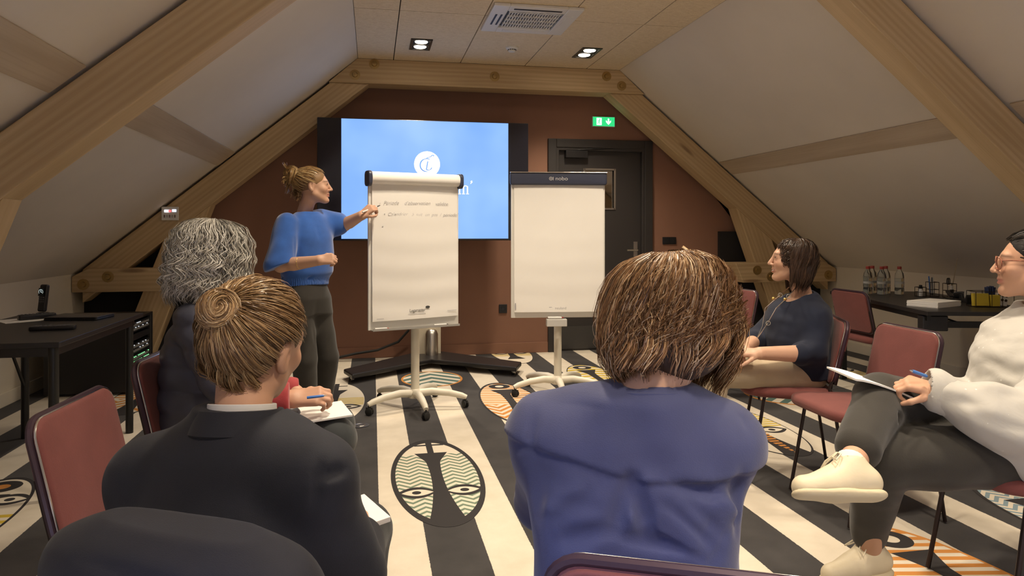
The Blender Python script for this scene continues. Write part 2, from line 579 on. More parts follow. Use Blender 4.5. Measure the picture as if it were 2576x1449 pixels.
# ---- flat ceiling of fibre panels
def panel_mat():
    m, t, b = new_mat('wood_fibre_panel')
    v = coords(t, 'Object', (1, 1, 1))
    vv = coords(t, 'Object', (26, 210, 60))
    f = noise(t, vv, 1.0, 4, .7, .8)
    g = noise(t, v, 120, 4, .7)
    c = ramp(t, f, [(.30, (.58, .45, .28)), (.5, (.78, .64, .44)), (.72, (.88, .76, .57))])
    c = mixc(t, (X(t, g) - .52).max(0) * 1.6, c, (.34, .23, .12))
    t.links.new(c, b.inputs['Base Color'])
    b.inputs['Roughness'].default_value = .85
    bump(t, b, g, .35, .004)
    return m
PANEL = panel_mat()
ceiling = MB().box(((CL + CR) / 2, (YB + YF) / 2, ZC + .075), (CR - CL + .1, YB - YF + .2, .10)).build('ceiling', GAP, kind='structure')
xe = [CL, .20, .843, 1.483, 2.12, CR]
ye = [YF, -1.04, .56, 2.16, 3.76, 5.36, YB]
for i in range(5):
    for j in range(6):
        g = .004
        w_, d_ = xe[i + 1] - xe[i] - 2 * g, ye[j + 1] - ye[j] - 2 * g
        MB().box((0, 0, 0), (w_, d_, .025)).build('ceiling_panel', PANEL, ceiling, loc=((xe[i] + xe[i + 1]) / 2, (ye[j] + ye[j + 1]) / 2, ZC + .0125))

# ---- baseboards
MB().box(((-1.4 + DX0) / 2, YB - .008, .054), (DX0 + 1.4, .016, .108)).build('baseboard_back', TERRA, kind='structure', bevel=.003)
MB().box((XL + .008, 2.4, .05), (.016, 9.4, .10)).build('baseboard_left', KNEE, kind='structure', bevel=.003)
MB().box((XR - .008, 2.4, .05), (.016, 9.4, .10)).build('baseboard_right', KNEE, kind='structure', bevel=.003)
# black-painted lower panels beside the struts
MB().prism([(XL, 0.0), (-1.38, 0), (-1.38, 1.26), (-2.1, 1.26), (XL, .86)], 'y', YB - .05, YB).build('trim_1', BLACKWALL, kind='structure')
MB().prism([(3.72, 0), (XR, 0), (XR, .86), (4.45, 1.26), (3.72, 1.26)], 'y', YB - .05, YB).build('trim_2', BLACKWALL, kind='structure')

# ---- door
door = empty('door_1', ((DX0 + DX1) / 2, YB, 0), kind='structure')
dw = DX1 - DX0
fr = MB()
for s_ in (-1, 1):
    fr.box((s_ * (dw / 2 - .045), .00, DZ / 2), (.09, .06, DZ)); fr.box((s_ * (dw / 2 - .10), .03, DZ / 2), (.04, .10, DZ - .08))
fr.box((0, .00, DZ - .045), (dw - .18, .06, .09)); fr.box((0, .03, DZ - .10), (dw - .22, .10, .04))
fr.build('door_frame', DOORM, door, bevel=.006)
# leaf with a window cut-out
lw = dw - .24; lz = DZ - .12
wx0, wx1, wz0, wz1 = -.17, .17, 1.50, 1.92
leaf = MB()
leaf.box((-(lw / 2 - (lw / 2 + wx0) / 2), .055, lz / 2), (lw / 2 + wx0, .045, lz))
leaf.box(((lw / 2 + wx1) / 2, .055, lz / 2), (lw / 2 - wx1, .045, lz))
leaf.box((0, .055, wz0 / 2), (wx1 - wx0, .045, wz0)); leaf.box((0, .055, (wz1 + lz) / 2), (wx1 - wx0, .045, lz - wz1))
leafo = leaf.build('door_leaf', DOORM, door)
MIRROR = plain('dark_window_glass', (.55, .52, .47), .04, 1.0)
MB().box((0, .065, (wz0 + wz1) / 2), (wx1 - wx0, .008, wz1 - wz0)).build('window_pane', MIRROR, leafo)
rm = MB()
for s_ in (-1, 1):
    rm.box((s_ * (wx1 + .0), .030, (wz0 + wz1) / 2), (.018, .012, wz1 - wz0 + .018)); rm.box((0, .030, (wz0 + wz1) / 2 + s_ * (wz1 - wz0) / 2), (wx1 * 2, .012, .018))
rm.build('window_rim', STEEL, leafo)
cl = MB().box((-.27, -.005, 2.07), (.24, .07, .075)); cl.tube([(-.27, -.01, 2.115), (-.10, -.03, 2.13), (.16, -.01, 2.14)], .010, 6)
cl.build('door_closer', BLACK, door, bevel=.006)
hd = MB().box((.40, .025, 1.05), (.045, .012, .20)); hd.tube([(.40, .02, 1.06), (.40, -.04, 1.06), (.28, -.045, 1.06)], .010, 8); hd.tube([(.40, .02, .985), (.40, -.002, .985)], .012, 10)
hd.build('door_handle', STEEL, door, smooth=True)
kp = MB().box((0, .028, .14), (lw - .02, .006, .24)); kp.build('kick_plate', plain('dark_grey_plate', (.05, .047, .045), .5), door)

# ================================================================ ROOF TRUSSES
def zsl(x, sg): return ZC - TAN * ((CL - x) if sg < 0 else (x - CR))
RV = .32                      # vertical depth of a rafter
def beam(name, poly, y0, y1, ang, o, parent, bevel=.006):
    """poly in the truss plane (X,Z); local x runs along the beam so the grain follows it"""
    ca, sa = math.cos(ang), math.sin(ang)
    loc = [((px - o[0]) * ca + (pz - o[1]) * sa, -(px - o[0]) * sa + (pz - o[1]) * ca) for px, pz in poly]
    return MB().prism(loc, 'y', 0, y1 - y0).build(name, WOOD, parent, bevel=bevel, loc=(o[0] - parent.location.x, y0 - parent.location.y, o[1]), rot=(0, -ang, 0))

def truss(y0, y1, label, short=True, inner=-1.47):
    MX = (CL + CR) / 2
    t = empty('roof_truss', (MX, y0, 0), label=label, cat='roof truss', group='pine roof trusses')
    for sg in (-1, 1):
        def mx(x): return x if sg < 0 else 2 * MX - x
        xk = -2.52
        # rafter stops under the collar beam
        zt = 2.665
        xt0 = CL - (ZC - .028 - zt) / TAN      # top line reaches zt
        xt1 = CL - (ZC - RV - zt) / TAN        # lower line reaches zt (to the right)
        P = [(mx(xk), zsl(xk, -1) - .028), (mx(xt0), zt), (mx(xt1), zt), (mx(xk), zsl(xk, -1) - RV)]
        beam('rafter', P, y0, y1, sg * -ANG if sg > 0 else ANG, (mx(xk), zsl(xk, -1) - RV), t)
        # inclined strut from the floor up to the rafter
        ta = math.tan(R(20.5))
        def sx(z, off): return inner - (1.44 - z) * ta - off
        w = .285
        zl = zsl(sx(1.44, 0), -1) - RV          # underside of the rafter
        za = zl; zb = za
        for _ in range(30):
            za = zsl(sx(za, 0), -1) - RV; zb = zsl(sx(zb, w), -1) - RV
        S = [(mx(sx(0, 0)), 0), (mx(sx(za, 0)), za), (mx(sx(zb, w)), zb), (mx(sx(0, w)), 0)]
        beam('strut', S, y0 + .005, y1 - .005, math.pi / 2 + sg * R(20.5), (mx(sx(0, 0)), 0), t)
        # short horizontal beam to the knee wall, notched over the strut
        if short:
            B = [(mx(XL + .005), .72), (mx(-1.50), .72), (mx(-1.41), .93), (mx(-2.46), .93), (mx(XL + .005), .86)]
            beam('short_beam', B, y0 - .035, y1 + .02, 0, (mx(XL), .72), t)
            for (bx, bz) in ((-2.50, .79), (-2.30, .855), (-1.82, .78), (-1.66, .85)):
                MB().lathe([(.05, -.008), (.05, -.002), (.026, 0), (.022, .014), (0, .016)], (mx(bx) - MX, -.040, bz), 12, axis='y').build('bolt', BRASS, t, smooth=True)
    # collar beam under the flat ceiling
    zt, zb_ = ZC - .002, 2.665
    xo = CL - (ZC - zb_) / TAN + .02
    Cc = [(xo, zb_), (CL - .004, zt), (2 * MX - CL + .004, zt), (2 * MX - xo, zb_)]
    beam('collar_beam', Cc, y0 - .03, y1 + .01, 0, (CL, zb_), t)
    if short:
        for bx, bz in ((-.16, 2.74), (.02, 2.85), (1.18, 2.78), (2.33, 2.83), (2.49, 2.74)):
            MB().lathe([(.05, -.008), (.05, -.002), (.026, 0), (.022, .014), (0, .016)], (bx - MX, -.030 - .004, bz), 12, axis='y').build('bolt', BRASS, t, smooth=True)
    return t
truss(6.93, 7.13, 'pine roof truss with brass bolts standing against the terracotta end wall')
truss(3.46, 3.65, 'thick pine roof truss spanning the middle of the room', False, -1.56)

# purlins showing flush in the slopes
def purlin(sg, y0, y1, label):
    MX = (CL + CR) / 2
    xa, xb = -1.245, -1.395
    def mx(x): return x if sg < 0 else 2 * MX - x
    cx_, cz = (mx(xa) + mx(xb)) / 2, (zsl(xa, -1) + zsl(xb, -1)) / 2
    L = (xa - xb) / math.cos(ANG)
    o = MB().box((0, 0, 0), (y1 - y0, L, .012)).build('purlin', WOODPALE, bevel=.002, loc=(cx_ - sg * .0065 * math.sin(ANG), (y0 + y1) / 2, cz - .0065 * math.cos(ANG)), label=label, cat='beam', group='purlins set in the sloping ceilings')
    # local x along the room, local y down the slope
    sl = Vector((mx(xb) - mx(xa), 0, zsl(xb, -1) - zsl(xa, -1))).normalized()
    ex = Vector((0, 1, 0)); ez = ex.cross(sl)
    o.rotation_euler = Matrix((ex, sl, ez)).transposed().to_euler()
    return o
purlin(-1, 3.66, 6.92, 'pine purlin flush in the left slope between the two trusses')
purlin(1, 3.66, 6.92, 'pine purlin flush in the right slope between the two trusses')
purlin(-1, .06, 3.45, 'pine purlin flush in the left slope on the audience side of the thick truss')
purlin(1, .06, 3.45, 'pine purlin flush in the right slope on the audience side of the thick truss')

# ================================================================ CEILING FITTINGS
LAMPM = emis('lamp_face', (1.0, .86, .66), 14.0)
LAMPOFF = plain('lamp_reflector', (.55, .55, .55), .15, 1.0)
def downlight(x, y, label):
    t = empty('downlight', (x, y, ZC), label=label, cat='downlight', group='twin ceiling downlights')
    w, l = .185, .36
    f = MB()
    for s_ in (-1, 1):
        f.box((s_ * (w / 2 - .011), 0, -.003), (.022, l, .010)); f.box((0, s_ * (l / 2 - .011), -.003), (w - .044, .022, .010))
    f.box((0, 0, -.003), (w - .044, .02, .010))
    f.build('bezel', BLACKPL, t)
    MB().box((0, 0, .0), (w - .02, l - .02, .002)).build('backplate', plain('lamp_well', (.01, .01, .01), .5), t)
    for k, s_ in enumerate((-1, 1)):
        ln = MB().lathe([(.0, -.006), (.052, -.006), (.055, -.002), (.055, .0)], (0, s_ * .083, 0), 20).build('lamp', LAMPM, t, smooth=True)
        d = bpy.data.lights.new('lamp_light', 'SPOT')
        d.energy = SPOT_POWER; d.color = SPOT_COLOR; d.spot_size = R(118); d.spot_blend = .75; d.shadow_soft_size = .05
        o = bpy.data.objects.new('lamp_light', d); COL.objects.link(o); o.parent = t; o.location = (0, s_ * .083, -.02)
    return t
for yy, lb in ((6.29, 'next to the collar beam'), (4.20, 'above the open carpet'), (2.10, 'above the front seats'), (.00, 'above the rear seats'), (-1.7, 'by the rear wall')):
    for xx, sd in ((.418, 'screen side'), (1.935, 'door side')):
        downlight(xx, yy, 'twin black ceiling downlight ' + lb + ', ' + sd)

# air conditioning cassette
ac = empty('air_conditioner', (1.195, 5.365, ZC), label='square white ceiling air conditioner with grey intake grille', cat='air conditioner')
fr = MB(); hw = .335
for s_ in (-1, 1):
    fr.box((s_ * (hw + .215) / 2 * 1.0, 0, -.012), (hw - .215, 2 * hw, .024)); fr.box((0, s_ * (hw + .215) / 2, -.012), (.43, hw - .215, .024))
fr.build('cover', WHITE, ac, bevel=.006)
VANE = plain('dark_slot', (.02, .02, .025), .5)
MB().box((-.285, 0, -.0255), (.014, .26, .003)).build('slot', VANE, ac); MB().box((-.245, 0, -.0255), (.014, .26, .003)).build('slot', VANE, ac)
MB().box((0, -.275, -.0255), (.36, .022, .003)).build('slot', VANE, ac)
MB().box((.27, 0, -.0255), (.05, .34, .003)).build('flap', WHITE, ac); MB().box((0, .27, -.0255), (.34, .05, .003)).build('flap', WHITE, ac)
MB().box((0, 0, -.002), (.43, .43, .004)).build('intake', plain('intake_filter', (.10, .11, .13), .7), ac)
bars = MB().box((0, 0, -.022), (.40, .012, .008)); sl = MB().box((0, 0, 0), (.009, .40, .012)).mesh('slat', WHITE)
for k in range(19):
    o = bpy.data.objects.new('slat', sl); o.location = (-.19 + .38 * k / 18, 0, -.016); link(o, ac)
cb = MB().box((0, 0, 0), (.40, .007, .010)).mesh('crossbar', WHITE)
for k in range(5):
    o = bpy.data.objects.new('crossbar', cb); o.location = (0, -.19 + .38 * k / 4, -.020); link(o, ac)

sd = empty('smoke_detector', (1.222, 6.23, ZC), label='round white smoke detector on the fibre ceiling', cat='smoke detector')
MB().lathe([(.055, 0), (.055, -.012), (.05, -.018), (.036, -.022), (.034, -.034), (.028, -.042), (0, -.044)], n=28).build('housing', WHITE, sd, smooth=True)
v_ = MB()
for k in range(12):
    q = 2 * math.pi * k / 12
    v_.box((.036 * math.cos(q), .036 * math.sin(q), -.027), (.004, .012, .006), (0, 0, q))
v_.build('vents', VANE, sd)

# ================================================================ END WALL FITTINGS
def mesh_text(name, body, size, mat, parent, loc, rot, shear=0.0, ext=.0004, align='CENTER', scale=(1, 1, 1), bold=0.0):
    cu = bpy.data.curves.new(name, 'FONT'); cu.body = body; cu.size = size; cu.align_x = align; cu.shear = shear; cu.extrude = ext; cu.offset = bold
    to = bpy.data.objects.new(name, cu); COL.objects.link(to)
    bpy.context.view_layer.update()
    me = bpy.data.meshes.new_from_object(to.evaluated_get(bpy.context.evaluated_depsgraph_get()))
    bpy.data.objects.remove(to, do_unlink=True)
    me.name = name; me.materials.clear(); me.materials.append(mat)
    o = bpy.data.objects.new(name, me); o.location = loc; o.rotation_euler = rot; o.scale = scale
    return link(o, parent)

EXG = emis('exit_green', (.02, .50, .16), 1.1); EXW = emis('exit_white', (.85, 1.0, .9), 1.6)
es = empty('exit_sign', (2.40, YB, 2.419), label='lit green emergency exit sign above the door', cat='exit sign')
MB().box((0, -.02, 0), (.25, .04, .108)).build('housing', plain('exit_grey', (.5, .5, .48), .4), es, bevel=.003)
MB().box((0, -.0415, 0), (.238, .003, .096)).build('face', EXG, es)
MB().box((-.052, -.0435, 0), (.055, .002, .074)).build('doorway_symbol', EXW, es)
man = MB()
man.ball((-.047, -.0455, .024), (.007, .001, .007), 10, 6)
man.tube([(-.050, -.0455, .015), (-.054, -.0455, -.006)], .005, 6); man.tube([(-.054, -.0455, -.006), (-.044, -.0455, -.014), (-.050, -.0455, -.030)], .0038, 6)
man.tube([(-.054, -.0455, -.006), (-.062, -.0455, -.018), (-.074, -.0455, -.020)], .0038, 6); man.tube([(-.050, -.0455, .012), (-.040, -.0455, .004), (-.034, -.0455, .010)], .003, 6)
man.tube([(-.050, -.0455, .012), (-.062, -.0455, .008), (-.066, -.0455, -.002)], .003, 6)
man.build('running_figure', EXG, es)
MB().prism([(.044, .032), (.058, .032), (.058, -.004), (.078, .014), (.078, -.004), (.051, -.032), (.024, -.004), (.024, .014), (.044, -.004)][::-1], 'y', -.045, -.043).build('arrow', EXW, es)

def plate(name, x, z, w, h, label, cat, hole=False):
    t = empty(name, (x, YB, z), label=label, cat=cat)
    MB().box((0, -.006, 0), (w, .012, h)).build('cover_plate', BLACKPL, t, bevel=.003)
    if hole:
        MB().lathe([(.021, 0), (.021, .004), (.019, .004), (.017, -.004), (0, -.004)], (0, -.013, 0), 18, axis='y').build('socket_well', VANE, t)
    else:
        for s_ in (-1, 1): MB().box((s_ * w * .22, -.014, 0), (w * .38, .006, h * .7)).build('rocker', BLACKPL, t, bevel=.002)
    return t
plate('light_switch', 3.152, 1.16, .155, .078, 'black double light switch on the terracotta wall right of the door', 'light switch')
plate('wall_socket', 1.325, .462, .083, .090, 'black wall socket between the two flip charts', 'socket', True)

cp = empty('control_panel', (-1.79, 6.925, 1.42), label='small white control panel with lit displays fixed to the sloping pine rafter', cat='control panel')
MB().box((0, -.012, 0), (.142, .024, .122)).build('housing', WHITE, cp, bevel=.004)
MB().box((-.025, -.025, .022), (.044, .003, .022)).build('display', emis('panel_white', (.9, .9, 1), 1.3), cp)
MB().box((-.000, -.0255, .022), (.022, .003, .020)).build('display', emis('panel_red', (.9, .15, .15), 1.0), cp)
MB().box((.036, -.025, .026), (.034, .003, .022)).build('display', emis('panel_blue', (.7, .8, 1), 1.3), cp)
for k in range(5):
    MB().box((-.046 + .022 * k, -.025, -.024), (.012, .003, .026)).build('button', plain('panel_button', (.45, .43, .42) if k % 2 else (.22, .16, .15), .5), cp)

# ================================================================ DISPLAY ON ITS STAND
tv = empty('display_screen', (.50, 6.80, 0), label='large wall-sized black display showing a blue slide with a white round logo', cat='display')
TW, TZ0, TZ1 = 2.0, 1.172, 2.316
MB().box((0, .045, (TZ0 + TZ1) / 2), (TW, .07, TZ1 - TZ0)).build('housing', BLACKPL, tv, bevel=.008)
MB().box((0, .006, (TZ0 + TZ1) / 2), (TW - .012, .008, TZ1 - TZ0 - .012)).build('glass_front', plain('screen_glass', (.010, .010, .016), .12), tv)
def slide_mat():
    m, t, b = new_mat('blue_slide')
    v = coords(t)
    n = noise(t, v, 1.6, 2)
    c = ramp(t, n, [(.3, (.19, .40, .95)), (.7, (.29, .52, 1.0))])
    b.inputs['Base Color'].default_value = (0, 0, 0, 1)
    t.links.new(c, b.inputs['Emission Color']); b.inputs['Emission Strength'].default_value = .88
    return m
SLIDE = slide_mat(); SLW = emis('slide_white', (1, 1, 1), 1.0); SLB = emis('slide_blue', (.10, .22, .55), .7)
pic = MB().box((.008, .0005, 1.749), (1.578, .003, 1.118)).build('picture', SLIDE, tv)
MB().lathe([(.122, 0), (.122, .002), (0, .002)], (.012, -.0012, 1.897), 48, axis='y').build('logo_disc', SLW, pic)
lg = MB()
arc = [(.012 + .062 * math.cos(R(a)) - .004, -.0045, 1.889 + .062 * math.sin(R(a))) for a in range(62, 292, 10)]
lg.tube(arc, [.004 + .004 * math.sin(math.pi * i / (len(arc) - 1)) for i in range(len(arc))], 6)
lg.tube([(.018, -.0045, 1.925), (.012, -.0045, 1.89), (.004, -.0045, 1.846)], .0065, 6)
lg.tube([(.004, -.0045, 1.846), (.024, -.0045, 1.843), (.045, -.0045, 1.850), (.056, -.0045, 1.866)], .006, 6)
lg.tube([(-.010, -.0045, 1.946), (.020, -.0045, 1.962), (.046, -.0045, 1.972), (.060, -.0045, 1.984), (.074, -.0045, 1.982), (.072, -.0045, 1.972)], .006, 6)
lg.build('logo_letters', SLB, pic)
# the end of the slide's word: a serif m and an apostrophe
tx = MB(); X0, Z0 = .322, 1.616
for sx in (0, .038, .076):
    tx.box((X0 + sx, -.0025, Z0 + .038), (.010, .002, .072)); tx.box((X0 + sx, -.0025, Z0 + .003), (.026, .002, .005))
for sx in (0, .038):
    a = [(X0 + sx + .019 - .019 * math.cos(R(q)), -.0025, Z0 + .066 + .014 * math.sin(R(q))) for q in range(0, 181, 20)]
    tx.tube(a, .0042, 6)
tx.box((X0 - .007, -.0025, Z0 + .073), (.014, .002, .005))
tx.tube([(X0 + .112, -.0025, Z0 + .128), (X0 + .117, -.0025, Z0 + .116), (X0 + .106, -.0025, Z0 + .100)], [.009, .008, .002], 6)
tx.build('slide_word', SLW, pic)
# stand: steel column on a flat black chevron foot with castors
MB().box((.03, .10, .62), (.24, .06, 1.16)).build('column', plain('stand_column', (.55, .49, .38), .4, .2), tv, bevel=.008)
MB().lathe([(.062, .05), (.062, .28), (.050, .315), (.03, .33), (0, .335)], (.055, .02, 0), 24).build('column_cover', STEEL, tv, smooth=True)
ft = MB()
ft.prism([(.10, .18), (.10, -.18), (-.66, -.82), (-.74, -.56), (-.10, .18)], 'z', .045, .085)
ft.prism([(-.05, -.18), (-.05, .18), (.18, .18), (.82, -.52), (.72, -.78)], 'z', .0455, .0855)
ft.build('foot', BLACK, tv, bevel=.01)
for (cx_, cy_) in ((-.66, -.68), (.72, -.66), (-.05, .10), (.12, .10)):
    c = MB().lathe([(.018, -.012), (.022, -.008), (.022, .008), (.018, .012)], (cx_, cy_, .022), 14, axis='x'); c.box((cx_, cy_, .036), (.04, .03, .018))
    c.build('castor', STEEL, tv)

cable = MB().tube([(.35, 7.0, .30), (.25, 7.05, .18), (.05, 7.08, .10), (-.15, 7.05, .08), (-.45, 7.1, .012), (-.9, 7.12, .012), (-1.3, 7.05, .012)], .012, 8)
cable.build('cable_bundle', RUBBER, smooth=True, label='black cable bundle hanging from the screen column to the end wall', cat='cable')

# ================================================================ FLIP CHARTS
INK = plain('grey_marker_ink', (.42, .41, .43), .8); PRINT = plain('black_print', (.06, .06, .06), .8)
def flip_chart(x, y, rz, z0, z1, w, star0, hub_off, style, label):
    t = empty('flip_chart', (x, y, 0), rz, label=label, cat='flip chart', group='flip charts')
    hx, hy = hub_off
    # board, leaning back a little
    MB().box((0, .0, (z0 + z1) / 2 - .02), (w, .018, z1 - z0 - .04)).build('board', plain('white_board', (.80, .79, .74), .3), t, bevel=.003)
    if style == 1:
        MB().tube([(-w / 2 + .012, -.028, z1 - .045), (w / 2 - .012, -.028, z1 - .045)], .043, 20).build('paper_roll', PAPER, t, smooth=True)
        for s_ in (-1, 1):
            MB().slab(.105, .105, .026, .030, .006, nc=5).xform(Matrix.Translation((s_ * (w / 2 + .002), -.020, z1 - .050)) @ Matrix.Rotation(R(90), 4, 'Y')).build('end_cap', NAVYPL, t, smooth=True)
        zp = z1 - .085
    else:
        MB().slab(w + .02, .095, .055, .020, .012).xform(Matrix.Translation((0, -.02, z1 - .048)) @ Matrix.Rotation(R(90), 4, 'X')).build('clamp_bar', NAVYPL, t, smooth=True)
        MB().box((0, -.035, z1 - .001), (w + .02, .040, .006)).build('clamp_edge', SILVER, t, bevel=.002)
        mesh_text('clamp_logo', 'nobo', .040, plain('silver_print', (.6, .6, .6), .5), t, (.02, -.0485, z1 - .060), (R(90), 0, 0), scale=(1.15, 1, 1))
        lg = MB().tube([(-.062 + .012 * math.cos(R(a)), -.0487, z1 - .048 + .012 * math.sin(R(a))) for a in range(0, 360, 30)], .0022, 5, closed=True)
        lg.box((-.062, -.0487, z1 - .048), (.008, .001, .008)); lg.box((-.044, -.0487, z1 - .048), (.004, .001, .026))
        lg.build('clamp_emblem', plain('silver_print2', (.6, .6, .6), .5), t)
        zp = z1 - .095
    # paper pad: slightly wavy front sheet
    zb = z0 + (.060 if style == 1 else .045)
    g = MB(); nx, nz = 8, 26; vs = []; fs = []
    for j in range(nz + 1):
        for i in range(nx + 1):
            fx, fz = i / nx, j / nz
            wav = (.0035 if style == 1 else .0015) * math.sin(fz * 34 + 1.2 * math.sin(fx * 3)) * (1 - fz) + .004 * math.sin(fx * math.pi)
            vs.append((-w / 2 + .022 + fx * (w - .036), -.020 - wav - .010 * (1 - fz), zb + fz * (zp - zb) + .010 * (fx if style == 1 else 0) * (1 - fz)))
    for j in range(nz):
        for i in range(nx):
            a = j * (nx + 1) + i; fs.append((a, a + 1, a + nx + 2, a + nx + 1))
    n = len(vs)
    vs += [(p[0], -.011, p[2]) for p in vs]
    fs += [tuple(i + n for i in q[::-1]) for q in fs]
    edge = [i for i in range(nx + 1)] + [j * (nx + 1) + nx for j in range(1, nz + 1)] + [nz * (nx + 1) + i for i in range(nx - 1, -1, -1)] + [j * (nx + 1) for j in range(nz - 1, 0, -1)]
    for k in range(len(edge)):
        a, b = edge[k], edge[(k + 1) % len(edge)]; fs.append((b, a, a + n, b + n))
    g.add(vs, fs)
    pad = g.build('paper_pad', PAPER, t, smooth=True)
    fy = -.0335
    if style == 1:
        rows = [(z1 - .225, .036, ((-.265, '-'), (-.235, 'P\u00e9riode'), (-.085, "d'observation"), (.145, 'valid\u00e9e'))),
                (z1 - .302, .034, ((-.235, '\u2022'), (-.205, 'Calendrier'), (-.03, '\u00e0'), (.0, 'suit'), (.068, 'un'), (.118, 'pas'), (.180, '/'), (.205, 'p\u00e9riode?'))), (z1 - .385, .05, ((-.25, '-'),))]
        for (tz, sz, words) in rows:
            for (tx_, s_) in words:
                mesh_text('handwriting', s_, sz, INK, pad, (tx_, -.0265, tz), (R(90), R(-1.0), 0), shear=.35, align='LEFT', bold=-.0006, scale=(.98, 1, 1))
        mesh_text('printed_mark', 'Legamaster', .030, PRINT, pad, (.01, -.0390, zb + .055), (R(90), R(-2), 0), align='CENTER', scale=(.85, 1, 1))
        lf = MB().ball((.085, -.0375, zb + .083), (.017, .001, .009), 10, 6); lf.build('printed_leaf', PRINT, pad)
        MB().box((.005, -.0385, zb + .040), (.13, .0006, .0025)).build('printed_line', INK, pad); MB().box((.27, -.0385, zb + .050), (.07, .0006, .003)).build('printed_line', INK, pad)
        MB().box((-.26, -.0385, zb + .018), (.05, .0006, .003)).build('printed_line', INK, pad)
        tr = MB().box((0, -.038, z0 + .002), (w - .03, .055, .006)); tr.box((0, -.064, z0 + .008), (w - .03, .004, .014)); tr.build('pen_tray', plain('tray_grey', (.35, .34, .32), .4), t)
    else:
        mesh_text('printed_mark', 'neuland', .028, INK, pad, (.015, -.0345, zb + .020), (R(90), 0, 0), align='CENTER')
        em = MB().box((-.062, -.034, zb + .030), (.022, .0008, .016)); em.build('printed_emblem', INK, pad)
        MB().box((-.33, -.034, zb + .045), (.008, .0006, .05)).build('printed_line', INK, pad)
        tr = MB().box((-.02, -.05, z0 - .033), (.155, .06, .055)); tr.build('pen_tray', plain('tray_silver', (.62, .61, .58), .3, .3), t, bevel=.004)
    # column and five-armed foot
    MB().tube([(hx, hy, .09), (hx, hy, z1 - .15)], .030, 16).build('column', CREAMMETAL, t, smooth=True)
    MB().box((0, hy * .55, z0 + .12), (.12, max(hy, .03), .10)).build('bracket', BLACKPL, t)
    hub = MB().lathe([(.046, .075), (.050, .085), (.050, .115), (.034, .135), (.030, .14)], (hx, hy, 0), 20).build('hub', CREAMMETAL, t, smooth=True)
    for k in range(5):
        q = R(star0 + 72 * k) - rz
        dx, dy = math.cos(q), math.sin(q)
        pts = [(hx + dx * s_, hy + dy * s_, z) for s_, z in ((.02, .105), (.12, .118), (.24, .108), (.33, .088), (.365, .074))]
        MB().tube(pts, [.030, .027, .024, .021, .017], 10).build('foot_arm', CREAMMETAL, t, smooth=True)
        cs = MB(); cx_, cy_ = hx + dx * .355, hy + dy * .355
        qq = q + R(35)
        for s_ in (-1, 1):
            w_ = MB().lathe([(0, -.007), (.020, -.007), (.0265, -.004), (.0265, .004), (.020, .007), (0, .007)], n=18, axis='x')
            w_.xform(Matrix.Translation((cx_, cy_, .0275)) @ Matrix.Rotation(qq, 4, 'Z') @ Matrix.Translation((s_ * .011, 0, 0)))
            cs.add(w_.v, w_.f)
        cs.tube([(cx_, cy_, .030), (cx_, cy_, .072)], .010, 8); cs.box((cx_, cy_, .046), (.012, .05, .018), (0, 0, qq))
        cs.build('castor', RUBBER, t, smooth=True)
    return t
fc1 = flip_chart(.290, 5.030, R(17.6), .584, 1.665, .668, 278, (.035, .075), 1, 'flip chart with handwriting and a rolled-over sheet, dark blue end caps')
fc2 = flip_chart(1.395, 5.28, R(-6.4), .600, 1.705, .722, 190, (.01, .085), 2, 'flip chart with a blank sheet under a dark grey clamp bar')

def marker(name, p, q, rad, body, tip, label, cat='pen', tipf=.86):
    """a pen from p (rear) to q (tip) in world coordinates"""
    p, q = Vector(p), Vector(q); L = (q - p).length
    rot = (q - p).to_track_quat('Z', 'Y').to_euler()
    t = empty(name, p, label=label, cat=cat); t.rotation_euler = rot
    MB().lathe([(0, 0), (rad * .9, 0), (rad, L * .03), (rad, L * .72), (rad * .8, L * tipf)], n=12).build('barrel', body, t, smooth=True)
    MB().lathe([(rad * .8, L * tipf), (rad * .45, L * .95), (rad * .12, L), (0, L)], n=10).build('tip', tip, t, smooth=True)
    return t
WPEN = plain('white_pen', (.75, .74, .72), .35); BPEN = plain('blue_pen', (.05, .18, .55), .35); BLPEN = plain('black_pen', (.02, .02, .02), .4); RPEN = plain('red_pen', (.5, .05, .05), .4)
def on_chart(t, x, y, z):
    return Matrix.Translation(t.location) @ Matrix.Rotation(t.rotation_euler.z, 4, 'Z') @ Vector((x, y, z))
for (x0, x1, bd, lb) in ((-.30, -.20, RPEN, 'red marker lying in the tray of the written flip chart'), (.13, .24, BLPEN, 'black marker lying in the tray of the written flip chart')):
    marker('marker_pen', on_chart(fc1, x0, -.045, .597), on_chart(fc1, x1, -.045, .597), .007, WPEN, bd, lb)
for (zz, yy, bd, lb) in ((.606, -.056, RPEN, 'red-tipped marker in the tray of the blank flip chart'), (.606, -.036, BLPEN, 'black-tipped marker in the tray of the blank flip chart')):
    marker('marker_pen', on_chart(fc2, -.085, yy - .01, zz), on_chart(fc2, .035, yy - .01, zz), .006, WPEN, bd, lb)

# ================================================================ CHAIRS
def W(r, d, z=0.0):
    """a floor point measured along and across the sight line -> room coordinates"""
    return Vector((r * math.cos(YAW) + d * math.sin(YAW), -r * math.sin(YAW) + d * math.cos(YAW), z))

